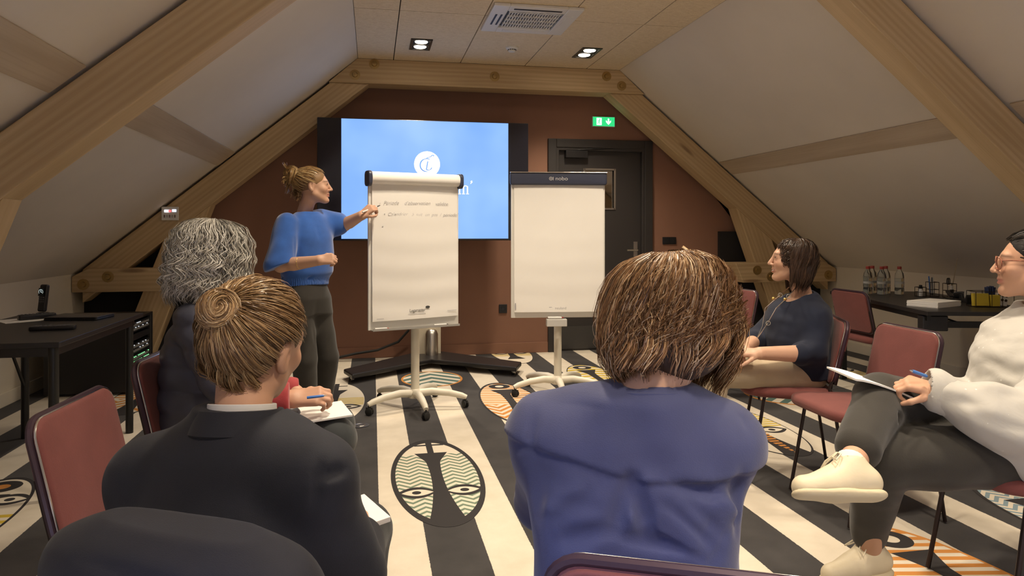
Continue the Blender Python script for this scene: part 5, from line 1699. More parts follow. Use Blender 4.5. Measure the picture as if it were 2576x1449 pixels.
body_core(P, pelv, chest, neck, [rs_, ls_], hips, knees, ank, .85)
P.finish(); P.eyes(hc, HM)
SUIT = fabric('dark_suit_wool', (.016, .017, .024), 600, .15, .75, .06)
s = Sdf(); bx, by = -.525, 1.37
s.u(loft([(.50, -.52, 1.32, .195, .135), (.60, -.525, 1.325, .190, .135), (.70, -.53, 1.34, .195, .135), (.78, bx, by, .205, .130), (.84, bx, by, .190, .115), (.885, bx + .012, by, .125, .085), (.915, -.53, 1.37, .075, .065)], unit((.93, -.24, 0)), unit((.24, .93, 0))), 0)
s.chain([ls_ + V3((.02, 0, 0)), le_, le_ + .4 * (lw_ - le_)], [.068, .060, .052], .05)
s.chain([rs_ + V3((-.015, 0, 0)), re_, re_ + .55 * (rw_ - re_)], [.068, .062, .052], .05)
s.u(cone(neck + V3((-.01, -.02, -.050)), rs_, .050, .058), .05); s.u(cone(neck + V3((-.01, -.02, -.050)), ls_, .050, .058), .05)
s.cut(cone(neck + V3((0, .01, .0)), hc, .066, .09), .008)
s.d(waves(7, 20, .009, [(.3, .2, 1), (1, .1, .4)])); s.d(waves(8, 42, .003)); s.d(crease(V3((-0.329, 1.240, 0.869)), V3((-0.342, 1.220, 0.763)), -.016, .008)); s.d(crease(V3((-0.342, 1.220, 0.763)), V3((-0.349, 1.220, 0.668)), -.014, .008))
s.d(crease(V3((-0.335, 1.230, 0.824)), V3((-0.294, 1.260, 0.831)), -.014, .010)); s.d(crease(V3((-0.342, 1.230, 0.817)), V3((-0.301, 1.260, 0.810)), .006, .014)); s.d(crease(V3((-0.483, 1.240, 0.879)), V3((-0.474, 1.200, 0.677)), -.007, .006))
s.d(crease(V3((-0.727, 1.360, 0.798)), V3((-0.705, 1.340, 0.640)), -.006, .012))
P.wear('suit_jacket', s, [rs_, re_, rw_, ls_, le_, (bx, by, .5), (bx, by, .98)], .13, .0055, SUIT)
# stand-and-fall collar and the shirt collar inside it
SHIRT = plain('white_cotton', (.72, .71, .70), .8)
cc = V3((-0.519, 1.365, 0.895))
FALL = [(.0, -.04), (.0, .012), (.004, .018), (.010, .017), (.030, -.026), (.026, -.030), (.010, .002), (.006, -.04)]
band(P, 'jacket_collar', cc, .068, .064, FALL, SUIT, -215, 35, -.16)
band(P, 'shirt_collar', cc + V3((.002, .002, .006)), .059, .056, [(0, -.04), (0, .019), (.0015, .021), (.004, .020), (.006, -.04)], SHIRT, -225, 45, -.20)
def seated_legs(P, pelv, hips, knees, ank, mat, rh=.088, rk=.068, ra=.050, h=.009, seat_r=.15, name='trousers', seed=1):
    s = Sdf().u(ellip(pelv, (seat_r, seat_r * .9, .105)), 0)
    for h_, k_, a_ in zip(hips, knees, ank): s.chain([h_, k_, a_ + V3((0, 0, .04))], [rh, rk, ra], .05)
    s.d(waves(seed, 26, .004))
    return P.wear(name, s, [pelv] + list(hips) + list(knees) + list(ank), .18, h, mat)
DARKT = fabric('dark_trousers', (.020, .022, .024), 420, .12, .8, .15)
seated_legs(P, pelv, hips, knees, ank, DARKT)
for a_ in ank: shoe(P, a_, (0, 1, 0), (0, 0, 1), BLACKPL, RUBBER)
PAL = [(.40, .25, .12), (.26, .15, .07), (.58, .41, .22), (.12, .066, .032)]; WT_ = [4, 4, 1.6, 2]
s = Sdf().u(ellip(T(0, -.016, .030), (.081, .103, .0875), HM), 0); s.u(ellip(T(0, -.050, -.045), (.050, .034, .040), HM), .04); s.cut(ellip(T(0, .095, -.03), (.085, .062, .105), HM), .01); s.cut(ellip(T(0, .045, -.12), (.11, .10, .085), HM), .01); s.cut(ellip(T(.082, .004, -.016), (.03, .026, .040), HM), .004); s.cut(ellip(T(-.082, .004, -.016), (.03, .026, .040), HM), .004)
s.u(ellip(T(-.005, -.122, .064), (.028, .026, .028), HM), .008)
P.wear('hair_base', s, [hc, T(0, -.13, .06)], .12, .005, plain('hair_base_brown', (.135, .078, .036), .6))
hl = lambda u: ~((u[:, 1] > .5) & (u[:, 2] < .55)) & ~((u[:, 2] < -.35) & (u[:, 1] > -.25)) & (u[:, 2] > -.85) & ~((np.abs(u[:, 0]) > .55) & (u[:, 2] < -.10) & (u[:, 1] > -.2))
g = [swept_hair(7, 2600, hc, HM, (.081, .105, .096), (-.005, -.110, .050), PAL, WT_, n=11, hair_line=lambda u: (u[:, 2] < .05) & (u[:, 1] < -.15) & (u[:, 2] > -.92), lift=.010, mess=.004, wave=.001),
     swept_hair(5, 5200, hc, HM, (.080, .103, .086), (-.005, -.110, .050), PAL, WT_, n=13, hair_line=hl, lift=.009, mess=.004, wave=.0015),
     coil_hair(6, 1500, hc, HM, (-.006, -.130, .066), .020, .018, (.35, -.9, .5), PAL, WT_, n=20, squash=1.1), coil_hair(8, 700, hc, HM, (-.004, -.140, .070), .016, .015, (.9, -.35, .25), PAL, WT_, n=18), coil_hair(9, 900, hc, HM, (.002, -.140, .070), .009, .012, (.35, -.9, .5), PAL, WT_, n=16)]
for k in range(9):
    rs2 = np.random.RandomState(50 + k); x0 = rs2.uniform(-.055, .055); zz = rs2.uniform(-.06, .0)
    g.append(lock_hair(60 + k, 90, hc, HM, [(x0 * .4, -.108, .035), (x0 * .9, -.112 + abs(x0) * .4, zz * .4), (x0 * 1.1, -.098 + abs(x0) * .5, zz - .02), (x0 * 1.0, -.088 + abs(x0) * .5, zz - .030)], .0045, PAL, WT_, curl=.007, cf=8))
P.strands('hair', g, .00048)
MB().prism([(-.065, -.095), (.065, -.095), (.065, .095), (-.065, .095)], 'z', 0, .012).build('notepad', PAPER, loc=W(-.385, 1.58, .606), rot=(R(4), R(6), R(-52) - YAW), label='white notepad on the lap of the person in the suit jacket', cat='notepad', bevel=.001)

# a second jacket hung over that chair's back
s = Sdf(); jr, jd = -.475, 1.025
s.u(loft([(.28, jr, jd - .01, .21, .075), (.55, jr + .008, jd, .230, .095), (.70, jr + .008, jd, .236, .100), (.775, jr + .008, jd - .005, .232, .094), (.815, jr + .005, jd - .005, .210, .070), (.832, jr, jd, .12, .03)], (1, .03, 0), (-.03, 1, 0), 2.8), 0)
s.chain([(jr + .09, jd - .060, .770), (jr + .155, jd - .085, .70), (jr + .16, jd - .09, .45)], [.036, .052, .052], .012)
s.chain([(jr - .12, jd - .020, .785), (jr - .185, jd - .03, .68), (jr - .20, jd - .03, .45)], [.035, .048, .048], .02)
s.d(waves(11, 22, .006)); s.d(crease((jr + .06, jd - .10, .80), (jr + .09, jd - .11, .62), -.012, .010)); s.d(crease((jr - .1, jd - .08, .80), (jr + .12, jd - .09, .79), -.006, .012))
lo, hi = sdf_bounds([(jr, jd, .25), (jr, jd, .84)], .30); v, q = polygonize(s, lo, hi, .007)
o = bpy.data.objects.new('hung_jacket', np_mesh('hung_jacket', v - V3((jr, jd, 0)), q, fabric('black_wool', (.011, .011, .016), 600, .15, .8, .06))); o.location = W(jr, jd); o.rotation_euler = (0, 0, -YAW - R(22))
link(o, None, None, 'dark jacket hung over the back of a burgundy chair', 'jacket')

# ---------------------------------------------------------------- person in the blue blouse
P = Person((.31, 1.20), FAIR, 'person in a royal blue blouse seen from behind, brown bob')
hc = V3((0.278, 1.300, 1.093)); HM = rotm(24, -2, -4)
neck = V3((0.235, 1.250, 0.956))
s = Sdf(); T = head_sdf(s, hc, HM, neck, .052)
P.shell(s, [hc, neck], .15, .004, lambda v: head_colors(v, hc, HM, FAIR))
ls_, le_, lw_ = V3((0.059, 1.280, 0.890)), V3((.065, 1.46, .70)), V3((.16, 1.66, .64))
rs_, re_, rw_ = V3((0.378, 1.270, 0.869)), V3((.39, 1.45, .69)), V3((.30, 1.66, .64))
for (a_, b_, c_, sd_) in ((ls_, le_, lw_, 1), (rs_, re_, rw_, -1)):
    s = Sdf(); s.chain([a_, b_, c_], [.044, .040, .027], .01); hand(s, c_, (.25 * sd_, .9, -.1), (0, .1, 1), sd_, (25, 30, 20))
    P.shell(s, [a_, b_, c_, c_ + V3((0, .12, 0))], .09, .006)
hips = [V3((.14, 1.24, .52)), V3((.32, 1.24, .52))]; knees = [V3((.13, 1.68, .53)), V3((.34, 1.68, .53))]; ank = [V3((.13, 1.68, .075)), V3((.34, 1.68, .075))]
pelv = V3((.23, 1.24, .54)); chest = V3((0.221, 1.270, 0.835))
body_core(P, pelv, chest, neck, [rs_, ls_], hips, knees, ank, .85)
P.finish(); P.eyes(hc, HM)
BLOUSE = fabric('royal_blue_cotton', (.050, .058, .140), 500, .10, .7, .25)
s = Sdf(); bx, by = .222, 1.275
s.u(loft([(.48, .22, 1.24, .185, .125), (.60, .215, 1.245, .178, .125), (.70, .215, 1.25, .176, .125), (.78, .218, 1.26, .186, .125), (.85, bx, by, .200, .118), (.90, bx, by, .185, .102), (.935, bx + .004, by, .125, .080), (.955, bx + .006, 1.26, .078, .064)], (1, -.02, 0), (.02, 1, 0), 2.4), 0)
s.chain([ls_ + V3((.01, 0, 0)), le_, le_ + .5 * (lw_ - le_)], [.060, .058, .050], .05)
s.chain([rs_ + V3((-.01, 0, 0)), re_, re_ + .5 * (rw_ - re_)], [.060, .058, .050], .05)
s.u(cone(neck + V3((0, 0, -.035)), ls_ + V3((.01, 0, .012)), .060, .050), .05); s.u(cone(neck + V3((.02, 0, -.035)), rs_ + V3((-.01, 0, .012)), .060, .050), .05)
s.cut(cone(neck + V3((0, .005, -.01)), hc + V3((-.01, 0, -.02)), .064, .085), .008)
# yoke seam with the box pleat below it
yz = lambda x: np.interp(x, [.0, .10, .205, .30, .42], [.893, .872, .846, .842, .845])
s.d(lambda p: np.where((p[:, 1] < 1.30), .0075 / (1 + np.exp(-(p[:, 2] - yz(p[:, 0])) / .0016)), 0))
for a_, b_, am, wd in (((0.191, 1.140, 0.848), (0.165, 1.130, 0.777), -.026, .009), ((0.193, 1.140, 0.848), (0.216, 1.130, 0.777), -.026, .009), ((0.192, 1.140, 0.844), (0.190, 1.130, 0.780), .006, .014),
                       ((0.224, 1.140, 0.842), (0.322, 1.150, 0.772), .006, .012), ((0.237, 1.140, 0.833), (0.328, 1.150, 0.736), -.007, .012), ((0.262, 1.140, 0.842), (0.367, 1.170, 0.809), -.006, .010), ((0.146, 1.130, 0.805), (0.047, 1.160, 0.813), -.005, .010),
                       ((0.159, 1.130, 0.777), (0.072, 1.150, 0.746), -.006, .012), ((0.165, 1.130, 0.761), (0.260, 1.130, 0.745), -.008, .014), ((0.028, 1.180, 0.851), (0.085, 1.150, 0.836), -.006, .010), ((0.038, 1.180, 0.871), (0.034, 1.180, 0.779), -.006, .012),
                       ((0.376, 1.180, 0.851), (0.370, 1.180, 0.759), -.007, .012), ((0.328, 1.150, 0.823), (0.383, 1.180, 0.779), .006, .012), ((0.039, 1.220, 0.960), (0.028, 1.190, 0.874), -.004, .007), ((0.397, 1.220, 0.926), (0.381, 1.190, 0.854), -.004, .007), ((0.135, 1.140, 0.839), (0.059, 1.150, 0.772), -.005, .010), ((0.122, 1.140, 0.833), (0.034, 1.170, 0.789), .004, .012), ((0.275, 1.140, 0.820), (0.341, 1.150, 0.759), -.006, .010), ((0.197, 1.130, 0.770), (0.313, 1.140, 0.718), -.005, .012)):
    A_, B_ = V3(a_) + V3((0, .008, 0)), V3(b_) + V3((0, .008, 0))
    s.d(crease(A_, B_, am * 2.2, wd * 1.35))
s.d(waves(13, 24, .005)); s.d(waves(14, 55, .0025))
P.wear('blouse', s, [rs_, re_, ls_, le_, (bx, by, .48), (bx, by, 1.0)], .13, .0048, BLOUSE)
band(P, 'blouse_collar', neck + V3((.006, .002, .002)), .064, .060, [(.004, -.04), (0, .010), (.002, .013), (.006, .012), (.016, -.022), (.014, -.04)], BLOUSE, -215, 35, -.18)
seated_legs(P, pelv, hips, knees, ank, DARKT, seed=2)
for a_ in ank: shoe(P, a_, (0, 1, 0), (0, 0, 1), BLACKPL, RUBBER)
PAL = [(.36, .195, .090), (.22, .112, .050), (.58, .38, .205), (.74, .56, .37), (.10, .050, .025)]; WT_ = [4, 4, 2.4, .9, 2]
PR = [(.128, .004, .004, .004), (.122, .045, .045, .05), (.108, .080, .085, .085), (.085, .101, .105, .106), (.045, .116, .112, .122), (.0, .125, .110, .128), (-.04, .130, .10, .128), (-.08, .131, .09, .124), (-.11, .122, .08, .11), (-.14, .105, .07, .085)]
s = Sdf().u(ellip(T(0, -.012, .028), (.093, .103, .088), HM), 0); s.u(ellip(T(0, -.035, -.03), (.092, .082, .065), HM), .04); s.u(ellip(T(0, -.055, -.055), (.060, .040, .045), HM), .03); s.cut(ellip(T(0, .10, -.04), (.075, .07, .12), HM), .01); s.cut(ellip(T(-.09, .03, -.075), (.035, .06, .06), HM), .008)
P.wear('hair_base', s, [hc], .16, .005, plain('hair_base_dark', (.045, .024, .013), .6))
def ze(a):
    b = abs((a + math.pi) % (2 * math.pi) - math.pi)
    back = -.034 if b > 2.2 else -.082
    return back - (.035 if math.sin(a) > .45 else 0) + .015 * math.sin(5 * a)
fl = lambda a: (-.02 if abs(a) < .6 else -9)
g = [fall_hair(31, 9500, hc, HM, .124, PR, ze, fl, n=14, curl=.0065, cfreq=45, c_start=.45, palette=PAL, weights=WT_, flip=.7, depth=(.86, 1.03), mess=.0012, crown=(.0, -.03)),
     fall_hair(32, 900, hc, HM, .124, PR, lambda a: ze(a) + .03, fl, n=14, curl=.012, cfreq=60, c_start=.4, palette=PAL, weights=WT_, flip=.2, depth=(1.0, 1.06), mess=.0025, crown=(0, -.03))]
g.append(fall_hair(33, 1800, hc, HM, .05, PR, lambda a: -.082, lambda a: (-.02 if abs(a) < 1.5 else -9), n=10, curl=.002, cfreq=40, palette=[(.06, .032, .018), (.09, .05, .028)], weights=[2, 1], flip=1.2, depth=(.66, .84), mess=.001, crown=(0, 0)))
for k in range(12):
    rs2 = np.random.RandomState(200 + k); a = rs2.uniform(1.9, 4.4); r_ = .122
    p0 = V3((math.sin(a) * r_ * .97, math.cos(a) * r_, .03)); p1 = V3((math.sin(a) * r_ * 1.05, math.cos(a) * r_ * 1.05, -.03)); p2 = V3((math.sin(a + .1) * r_ * 1.0, math.cos(a + .1) * r_ * .95, -.058)); p3 = V3((math.sin(a + .35) * r_ * .95, math.cos(a + .35) * r_ * .92, -.088))
    g.append(lock_hair(210 + k, 110, hc, HM, [p0, p1, p2, p2 * V3((.9, .9, 1.12))], .007, PAL, WT_, curl=.008, cf=6))
g.append(lock_hair(240, 60, hc, HM, [(.02, -.045, .128), (.012, -.085, .108), (-.01, -.110, .075), (-.04, -.118, .050)], .0018, [(.55, .36, .16)], [1], curl=.002))
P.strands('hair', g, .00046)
for k, z_ in enumerate((-.045, -.060)):
    p = T(-.083, -.014, z_); P.mb('earring', MB().ball(tuple(p), .0042 - .0006 * k, 10, 8), BLACKPL)

# ---------------------------------------------------------------- grey-haired person
P = Person((-1.06, 2.60), TAN_, 'grey curly-haired person in red sleeves and a dark vest writing on a lap')
hc = V3((-1.040, 2.520, 1.160)); HM = rotm(-52, -6, 0)
neck = V3((-1.081, 2.550, 0.985))
s = Sdf(); T = head_sdf(s, hc, HM, neck, .050)
P.shell(s, [hc, neck], .15, .004, lambda v: head_colors(v, hc, HM, TAN_, brow=(.3, .28, .26)))
rs_, re_, rw_ = V3((-1.055, 2.400, 0.941)), V3((-0.901, 2.330, 0.696)), V3((-0.724, 2.360, 0.698))
ls_, le_, lw_ = V3((-1.067, 2.740, 0.905)), V3((-1.028, 2.780, 0.628)), V3((-0.780, 2.560, 0.677))
s = Sdf(); s.chain([rs_, re_, rw_], [.044, .040, .028], .01); hand(s, rw_, (.96, .05, .10), (-.1, -.62, .75), -1, (30, 62, 40), 26, .03, 1.02)
P.shell(s, [rs_, re_, rw_, rw_ + V3((.14, 0, 0))], .09, .0036)
s = Sdf(); s.chain([ls_, le_, lw_], [.044, .040, .028], .01); hand(s, lw_, (.90, -.25, -.12), (.1, .3, .9), 1, (20, 35, 25))
P.shell(s, [ls_, le_, lw_, lw_ + V3((.14, 0, 0))], .09, .0045)
hips = [V3((-1.06, 2.52, .53)), V3((-1.06, 2.70, .53))]; knees = [V3((-0.607, 2.420, 0.547)), V3((-0.668, 2.660, 0.529))]; ank = [V3((-.76, 2.46, .075)), V3((-.74, 2.70, .075))]
pelv = V3((-1.10, 2.61, .55)); chest = V3((-1.098, 2.580, 0.795))
body_core(P, pelv, chest, neck, [rs_, ls_], hips, knees, ank, .85)
P.finish(); P.eyes(hc, HM)
RED = fabric('red_crepe', (.36, .045, .050), 400, .12, .75, .2)
s = Sdf()
s.chain([rs_, re_, re_ + .92 * (rw_ - re_)], [.066, .062, .058], .03); s.chain([ls_, le_, le_ + .90 * (lw_ - le_)], [.066, .060, .055], .03)
s.keep(halfspace(re_ + .93 * (rw_ - re_), rw_ - re_), .004); s.u(ellip(chest + V3((0, 0, .03)), (.12, .15, .19)), .05)
s.d(waves(17, 40, .007)); s.d(lambda p: .004 * np.exp(-((p - (re_ + .86 * (rw_ - re_))) ** 2).sum(1) / .0016))
P.wear('shirt', s, [rs_, re_, rw_, ls_, le_, lw_, chest], .16, .006, RED)
VEST = plain('grey_navy_nylon', (.050, .053, .075), .42, var=.15, vscale=14)
s = Sdf(); vx, vy = -1.085, 2.60
s.u(loft([(.52, -1.10, 2.60, .175, .150), (.62, -1.10, 2.60, .185, .150), (.75, -1.10, 2.60, .185, .145), (.88, vx, vy, .185, .135), (.95, vx + .02, vy, .160, .110), (1.00, vx + .03, vy, .09, .075)], (.12, .99, 0), (.99, -.12, 0), 2.3), 0)
s.u(cone(V3((-1.05, 2.47, .60)), V3((-0.760, 2.400, 0.610)), .105, .050), .06); s.chain([rs_, re_ + .1 * (rs_ - re_)], [.078, .072], .05); s.chain([ls_, le_ + .1 * (ls_ - le_)], [.078, .072], .05)
s.d(waves(19, 30, .008)); s.d(lambda p: .008 * np.abs(np.sin(p[:, 2] * 40)))
s.cut(cone(neck + V3((0, 0, -.01)), hc, .06, .09), .01)
v_ = P.wear('quilted_vest', s, [(vx - .1, vy, .5), (vx, vy, 1.02), (-.75, 2.4, .6)], .22, .007, VEST)
P.mb('zip', MB().tube([tuple(V3((-0.736, 2.330, 0.664))), tuple(V3((-0.700, 2.310, 0.634))), tuple(V3((-0.684, 2.310, 0.596)))], .006, 6), SILVER, v_)
seated_legs(P, pelv, hips, knees, ank, fabric('slate_trousers', (.030, .034, .036), 420, .1, .7, .2), rh=.095, rk=.078, h=.007, seed=3)
for a_ in ank: shoe(P, a_, (1, 0, 0), (0, 0, 1), BLACKPL, RUBBER)
PAL = [(.50, .47, .41), (.32, .30, .26), (.72, .69, .62), (.17, .155, .14)]; WT_ = [4, 3, 3, 2]
PR = [(.140, .004, .004, .004), (.132, .055, .055, .06), (.115, .095, .095, .10), (.08, .122, .115, .128), (.03, .138, .118, .145), (-.03, .146, .115, .155), (-.09, .148, .11, .158), (-.15, .140, .105, .150), (-.20, .12, .10, .13)]
s = Sdf().u(ellip(T(0, -.02, .02), (.112, .118, .108), HM), 0); s.u(ellip(T(0, -.05, -.08), (.115, .085, .10), HM), .05); s.cut(ellip(T(0, .11, -.04), (.085, .075, .12), HM), .01)
P.wear('hair_base', s, [hc], .22, .007, plain('hair_base_grey', (.085, .078, .068), .7))
g = [fall_hair(41, 5600, hc, HM, .135, PR, lambda a: -.135 + .02 * math.sin(3 * a), lambda a: (.0 if abs(a) < .75 else -9), n=20, curl=.0085, cfreq=85, palette=PAL, weights=WT_, depth=(.80, 1.05), mess=.002, flip=-.2),
     fall_hair(42, 500, hc, HM, .138, PR, lambda a: -.10, lambda a: (.02 if abs(a) < .6 else -9), n=20, curl=.016, cfreq=120, palette=PAL, weights=[2, 1, 4, .5], depth=(1.02, 1.14), mess=.006)]
P.strands('hair', g, .00070)
gl = MB(); 
for q in (-1, 1):
    gl.tube([tuple(T(q * .034 + .024 * math.cos(R(t_)), .100, .002 + .019 * math.sin(R(t_)))) for t_ in range(0, 360, 20)], .0018, 6, closed=True); gl.tube([tuple(T(q * .058, .098, .008)), tuple(T(q * .076, .05, .010)), tuple(T(q * .080, -.01, .006))], .0018, 6)
gl.tube([tuple(T(-.010, .102, .006)), tuple(T(.010, .102, .006))], .0018, 6)
P.mb('glasses', gl, STEEL)
marker('pen', W(*V3((-0.665, 2.310, 0.714))), W(*V3((-0.606, 2.330, 0.717))), .0045, BPEN, SILVER, 'blue pen in the hand of the grey-haired person')
pm = MB().prism([(-.075, -.105), (.075, -.105), (.075, .105), (-.075, .105)], 'z', 0, .006)
pm.build('notepad', PAPER, loc=W(-.665, 2.42, .634), rot=(R(2), R(6), R(-62) - YAW), label='white notepad on the knees of the grey-haired person', cat='notepad')

# ---------------------------------------------------------------- person in the navy sweater
P = Person((1.45, 3.72), FAIR, 'person in a navy sweater with a long silver necklace, dark bob, smiling')
hc = V3((1.474, 3.750, 1.108)); HM = rotm(76, 3, 0)
neck = V3((1.539, 3.780, 0.925))
s = Sdf(); T = head_sdf(s, hc, HM, neck, .046, smile=1.0)
P.shell(s, [hc, neck], .15, .003, lambda v: head_colors(v, hc, HM, FAIR))
P4sh = V3((1.530, 3.600, 0.800)), V3((1.462, 3.900, 0.780))
ls_, le_, lw_ = P4sh[0], V3((1.486, 3.520, 0.649)), V3((1.204, 3.460, 0.663))
rs_, re_, rw_ = P4sh[1], V3((1.330, 3.860, 0.673)), V3((1.166, 3.580, 0.667))
s = Sdf(); s.chain([ls_, le_, lw_], [.046, .041, .026], .01); s.u(cone(le_ + .3 * (lw_ - le_), lw_, .038, .026), .02)
hand(s, lw_, (-.97, .15, .05), (.1, -.35, .95), -1, (22, 30, 22), 14, .05)
P.shell(s, [ls_, le_, lw_, lw_ + V3((-.13, 0, 0))], .09, .0036)
s = Sdf(); s.chain([rs_, re_, rw_], [.046, .041, .026], .01); hand(s, rw_, (-.55, -.75, -.25), (-.3, -.1, .95), 1, (28, 42, 30), 18, .05)
P.shell(s, [rs_, re_, rw_, rw_ + V3((-.1, -.1, 0))], .09, .0036)
hips = [V3((1.50, 3.62, .525)), V3((1.50, 3.80, .525))]; knees = [V3((1.02, 3.56, .545)), V3((1.04, 3.80, .545))]; ank = [V3((.97, 3.58, .075)), V3((1.00, 3.84, .075))]
pelv = V3((1.54, 3.72, .55)); chest = V3((1.464, 3.740, 0.779))
body_core(P, pelv, chest, neck, [rs_, ls_], hips, knees, ank, .82)
P.finish(); P.eyes(hc, HM)
NAVY = fabric('navy_knit', (.011, .015, .032), 500, .12, .85, .08)
s = Sdf()
s.u(loft([(.515, 1.52, 3.70, .175, .140), (.60, 1.505, 3.70, .175, .145), (.70, 1.49, 3.71, .175, .140), (.80, 1.50, 3.73, .180, .135), (.855, 1.515, 3.75, .172, .115), (.895, 1.525, 3.77, .115, .085), (.92, 1.53, 3.78, .075, .06)], unit((.45, -.89, 0)), unit((-.89, -.45, 0)), 2.3), 0)
s.chain([ls_, le_ + V3((.01, 0, .01)), le_ + .22 * (lw_ - le_)], [.066, .062, .060], .05)
s.chain([rs_, re_, re_ + .25 * (rw_ - re_)], [.066, .060, .056], .05)
s.u(cone(neck + V3((.01, 0, -.04)), ls_, .06, .052), .05); s.u(cone(neck + V3((.01, 0, -.04)), rs_, .06, .052), .05)
s.u(cone(V3((1.510, 3.600, 0.515)), V3((1.482, 3.580, 0.609)), .05, .075), .04)
s.cut(cone(neck + V3((-.012, -.012, -.004)), hc + V3((.0, 0, -.02)), .060, .075), .008); s.cut(ellip(neck + V3((-.075, -.035, -.008)), (.055, .045, .035)), .012)
s.d(waves(23, 30, .007)); s.d(waves(24, 60, .002)); 
for a_, b_ in (((1.331, 3.550, 0.743), (1.429, 3.500, 0.770)), ((1.290, 3.520, 0.698), (1.419, 3.500, 0.696)), ((1.429, 3.500, 0.828), (1.440, 3.480, 0.695))):
    s.d(crease(a_, b_, -.012, .014))
P.wear('sweater', s, [ls_, le_, rs_, re_, (1.52, 3.7, .51), neck], .16, .005, NAVY)
seated_legs(P, pelv, hips, knees, ank, fabric('beige_trousers', (.46, .37, .255), 420, .06, .8, .15), rh=.088, rk=.068, ra=.055, h=.007, seed=5)
for a_ in ank: shoe(P, a_, (-1, 0, 0), (0, 0, 1), plain('tan_shoe', (.55, .46, .34), .6), RUBBER)
PAL = [(.045, .025, .016), (.075, .042, .026), (.028, .016, .011), (.14, .085, .055)]; WT_ = [4, 3, 3, .8]
PR = [(.118, .004, .004, .004), (.112, .045, .032, .05), (.098, .072, .052, .080), (.07, .090, .074, .102), (.03, .098, .082, .115), (-.02, .099, .078, .118), (-.07, .098, .070, .114), (-.12, .092, .065, .104), (-.16, .08, .06, .085)]
s = Sdf().u(ellip(T(0, -.020, .028), (.084, .100, .086), HM), 0); s.u(ellip(T(0, -.050, -.045), (.086, .062, .085), HM), .04); s.cut(ellip(T(0, .098, -.03), (.085, .075, .11), HM), .01); s.cut(ellip(T(0, .06, -.09), (.12, .075, .075), HM), .01)
P.wear('hair_base', s, [hc], .19, .005, plain('hair_base_darkbrown', (.022, .012, .008), .5))
def fl4(a):
    b = abs((a + math.pi) % (2 * math.pi) - math.pi)
    return .055 if b < .95 else (-.02 if b < 1.25 else -9)
g = [fall_hair(51, 4600, hc, HM, .114, PR, lambda a: (.066 if abs((a + math.pi) % (2 * math.pi) - math.pi) < 1.0 else (.03 if abs((a + math.pi) % (2 * math.pi) - math.pi) < 1.32 else -.135)), lambda a: -9, n=14, curl=.0016, cfreq=30, palette=PAL, weights=WT_, depth=(.90, 1.02), mess=.0012, flip=.5)]
P.strands('hair', g, .0008)
th = MB().tube([tuple(T(-.016, .0905, -.0615)), tuple(T(0, .0955, -.0645)), tuple(T(.016, .0905, -.0615))], .0026, 6); P.mb('teeth', th, WHITE)
nk = MB(); SIL2 = SILVER
A1 = [V3((1.446, 3.720, 0.964)), V3((1.346, 3.580, 0.935)), V3((1.272, 3.580, 0.869)), V3((1.251, 3.560, 0.781)), V3((1.218, 3.540, 0.725))]; A2 = [V3((1.475, 3.700, 0.965)), V3((1.376, 3.550, 0.931)), V3((1.304, 3.520, 0.875)), V3((1.260, 3.520, 0.797)), V3((1.211, 3.520, 0.728))]
nk.tube([tuple(p) for p in A1], .0022, 5); nk.tube([tuple(p) for p in A2], .0022, 5)
P.mb('necklace', nk, SIL2)
for p in (A1[1], A2[1], V3((1.264, 3.520, 0.802))):
    P.mb('necklace_ring', MB().tube([tuple(p + V3((.0105 * math.cos(R(t_)), -.004, .0105 * math.sin(R(t_))))) for t_ in range(0, 360, 24)], .0017, 5, closed=True), SIL2)
for p in (V3((1.303, 3.550, 0.921)), V3((1.353, 3.530, 0.919))): P.mb('necklace_disc', MB().ball(tuple(p), (.010, .004, .007), 10, 6), GOLD)

# ---------------------------------------------------------------- person in the white blouse
P = Person((1.68, 2.44), TAN_, 'person in a white dotted blouse and glasses sitting with crossed legs')
hc = V3((1.803, 2.470, 1.140)); HM = rotm(60, 2, 0)
neck = V3((1.885, 2.500, 0.970))
s = Sdf(); T = head_sdf(s, hc, HM, neck, .052, smile=.6, jaw=1.15)
P.shell(s, [hc, neck], .15, .003, lambda v: head_colors(v, hc, HM, TAN_))
ls_, le_, lw_ = V3((1.783, 2.280, 0.874)), V3((1.581, 2.160, 0.646)), V3((1.348, 2.250, 0.747))
rs_, re_, rw_ = V3((1.915, 2.700, 0.849)), V3((1.800, 2.620, 0.598)), V3((1.424, 2.400, 0.727))
s = Sdf(); s.chain([ls_, le_, lw_], [.048, .044, .029], .01)
hand(s, lw_, (-.86, .30, .24), (-.25, -.25, .95), -1, (42, 68, 45), 24, .03, 1.08)
P.shell(s, [ls_, le_, lw_, lw_ + V3((-.14, 0, 0))], .09, .0040)
s = Sdf(); s.chain([rs_, re_, rw_], [.048, .044, .029], .01); hand(s, rw_, (-.92, -.30, .06), (0, .5, .85), 1, (20, 35, 25), 14, .05, 1.05)
P.shell(s, [rs_, re_, rw_, rw_ + V3((-.14, 0, 0))], .09, .0042)
lh, lk, la = V3((1.68, 2.32, .53)), V3((1.158, 2.240, 0.533)), V3((1.223, 2.440, 0.156))
rh, rk, ra = V3((1.66, 2.50, .56)), V3((1.220, 2.360, 0.696)), V3((0.972, 2.050, 0.569))
body_core(P, V3((1.76, 2.42, .55)), V3((1.80, 2.46, .86)), neck, [rs_, ls_], [lh, rh], [lk, rk], [la, ra], .9)
s = Sdf(); s.chain([la + .35 * (lk - la), la], [.040, .036], 0); s.chain([ra + .5 * (rk - ra), ra], [.044, .036], 0)
P.shell(s, [la, ra, la + V3((0, 0, .15))], .10, .005)
P.finish(); P.eyes(hc, HM)
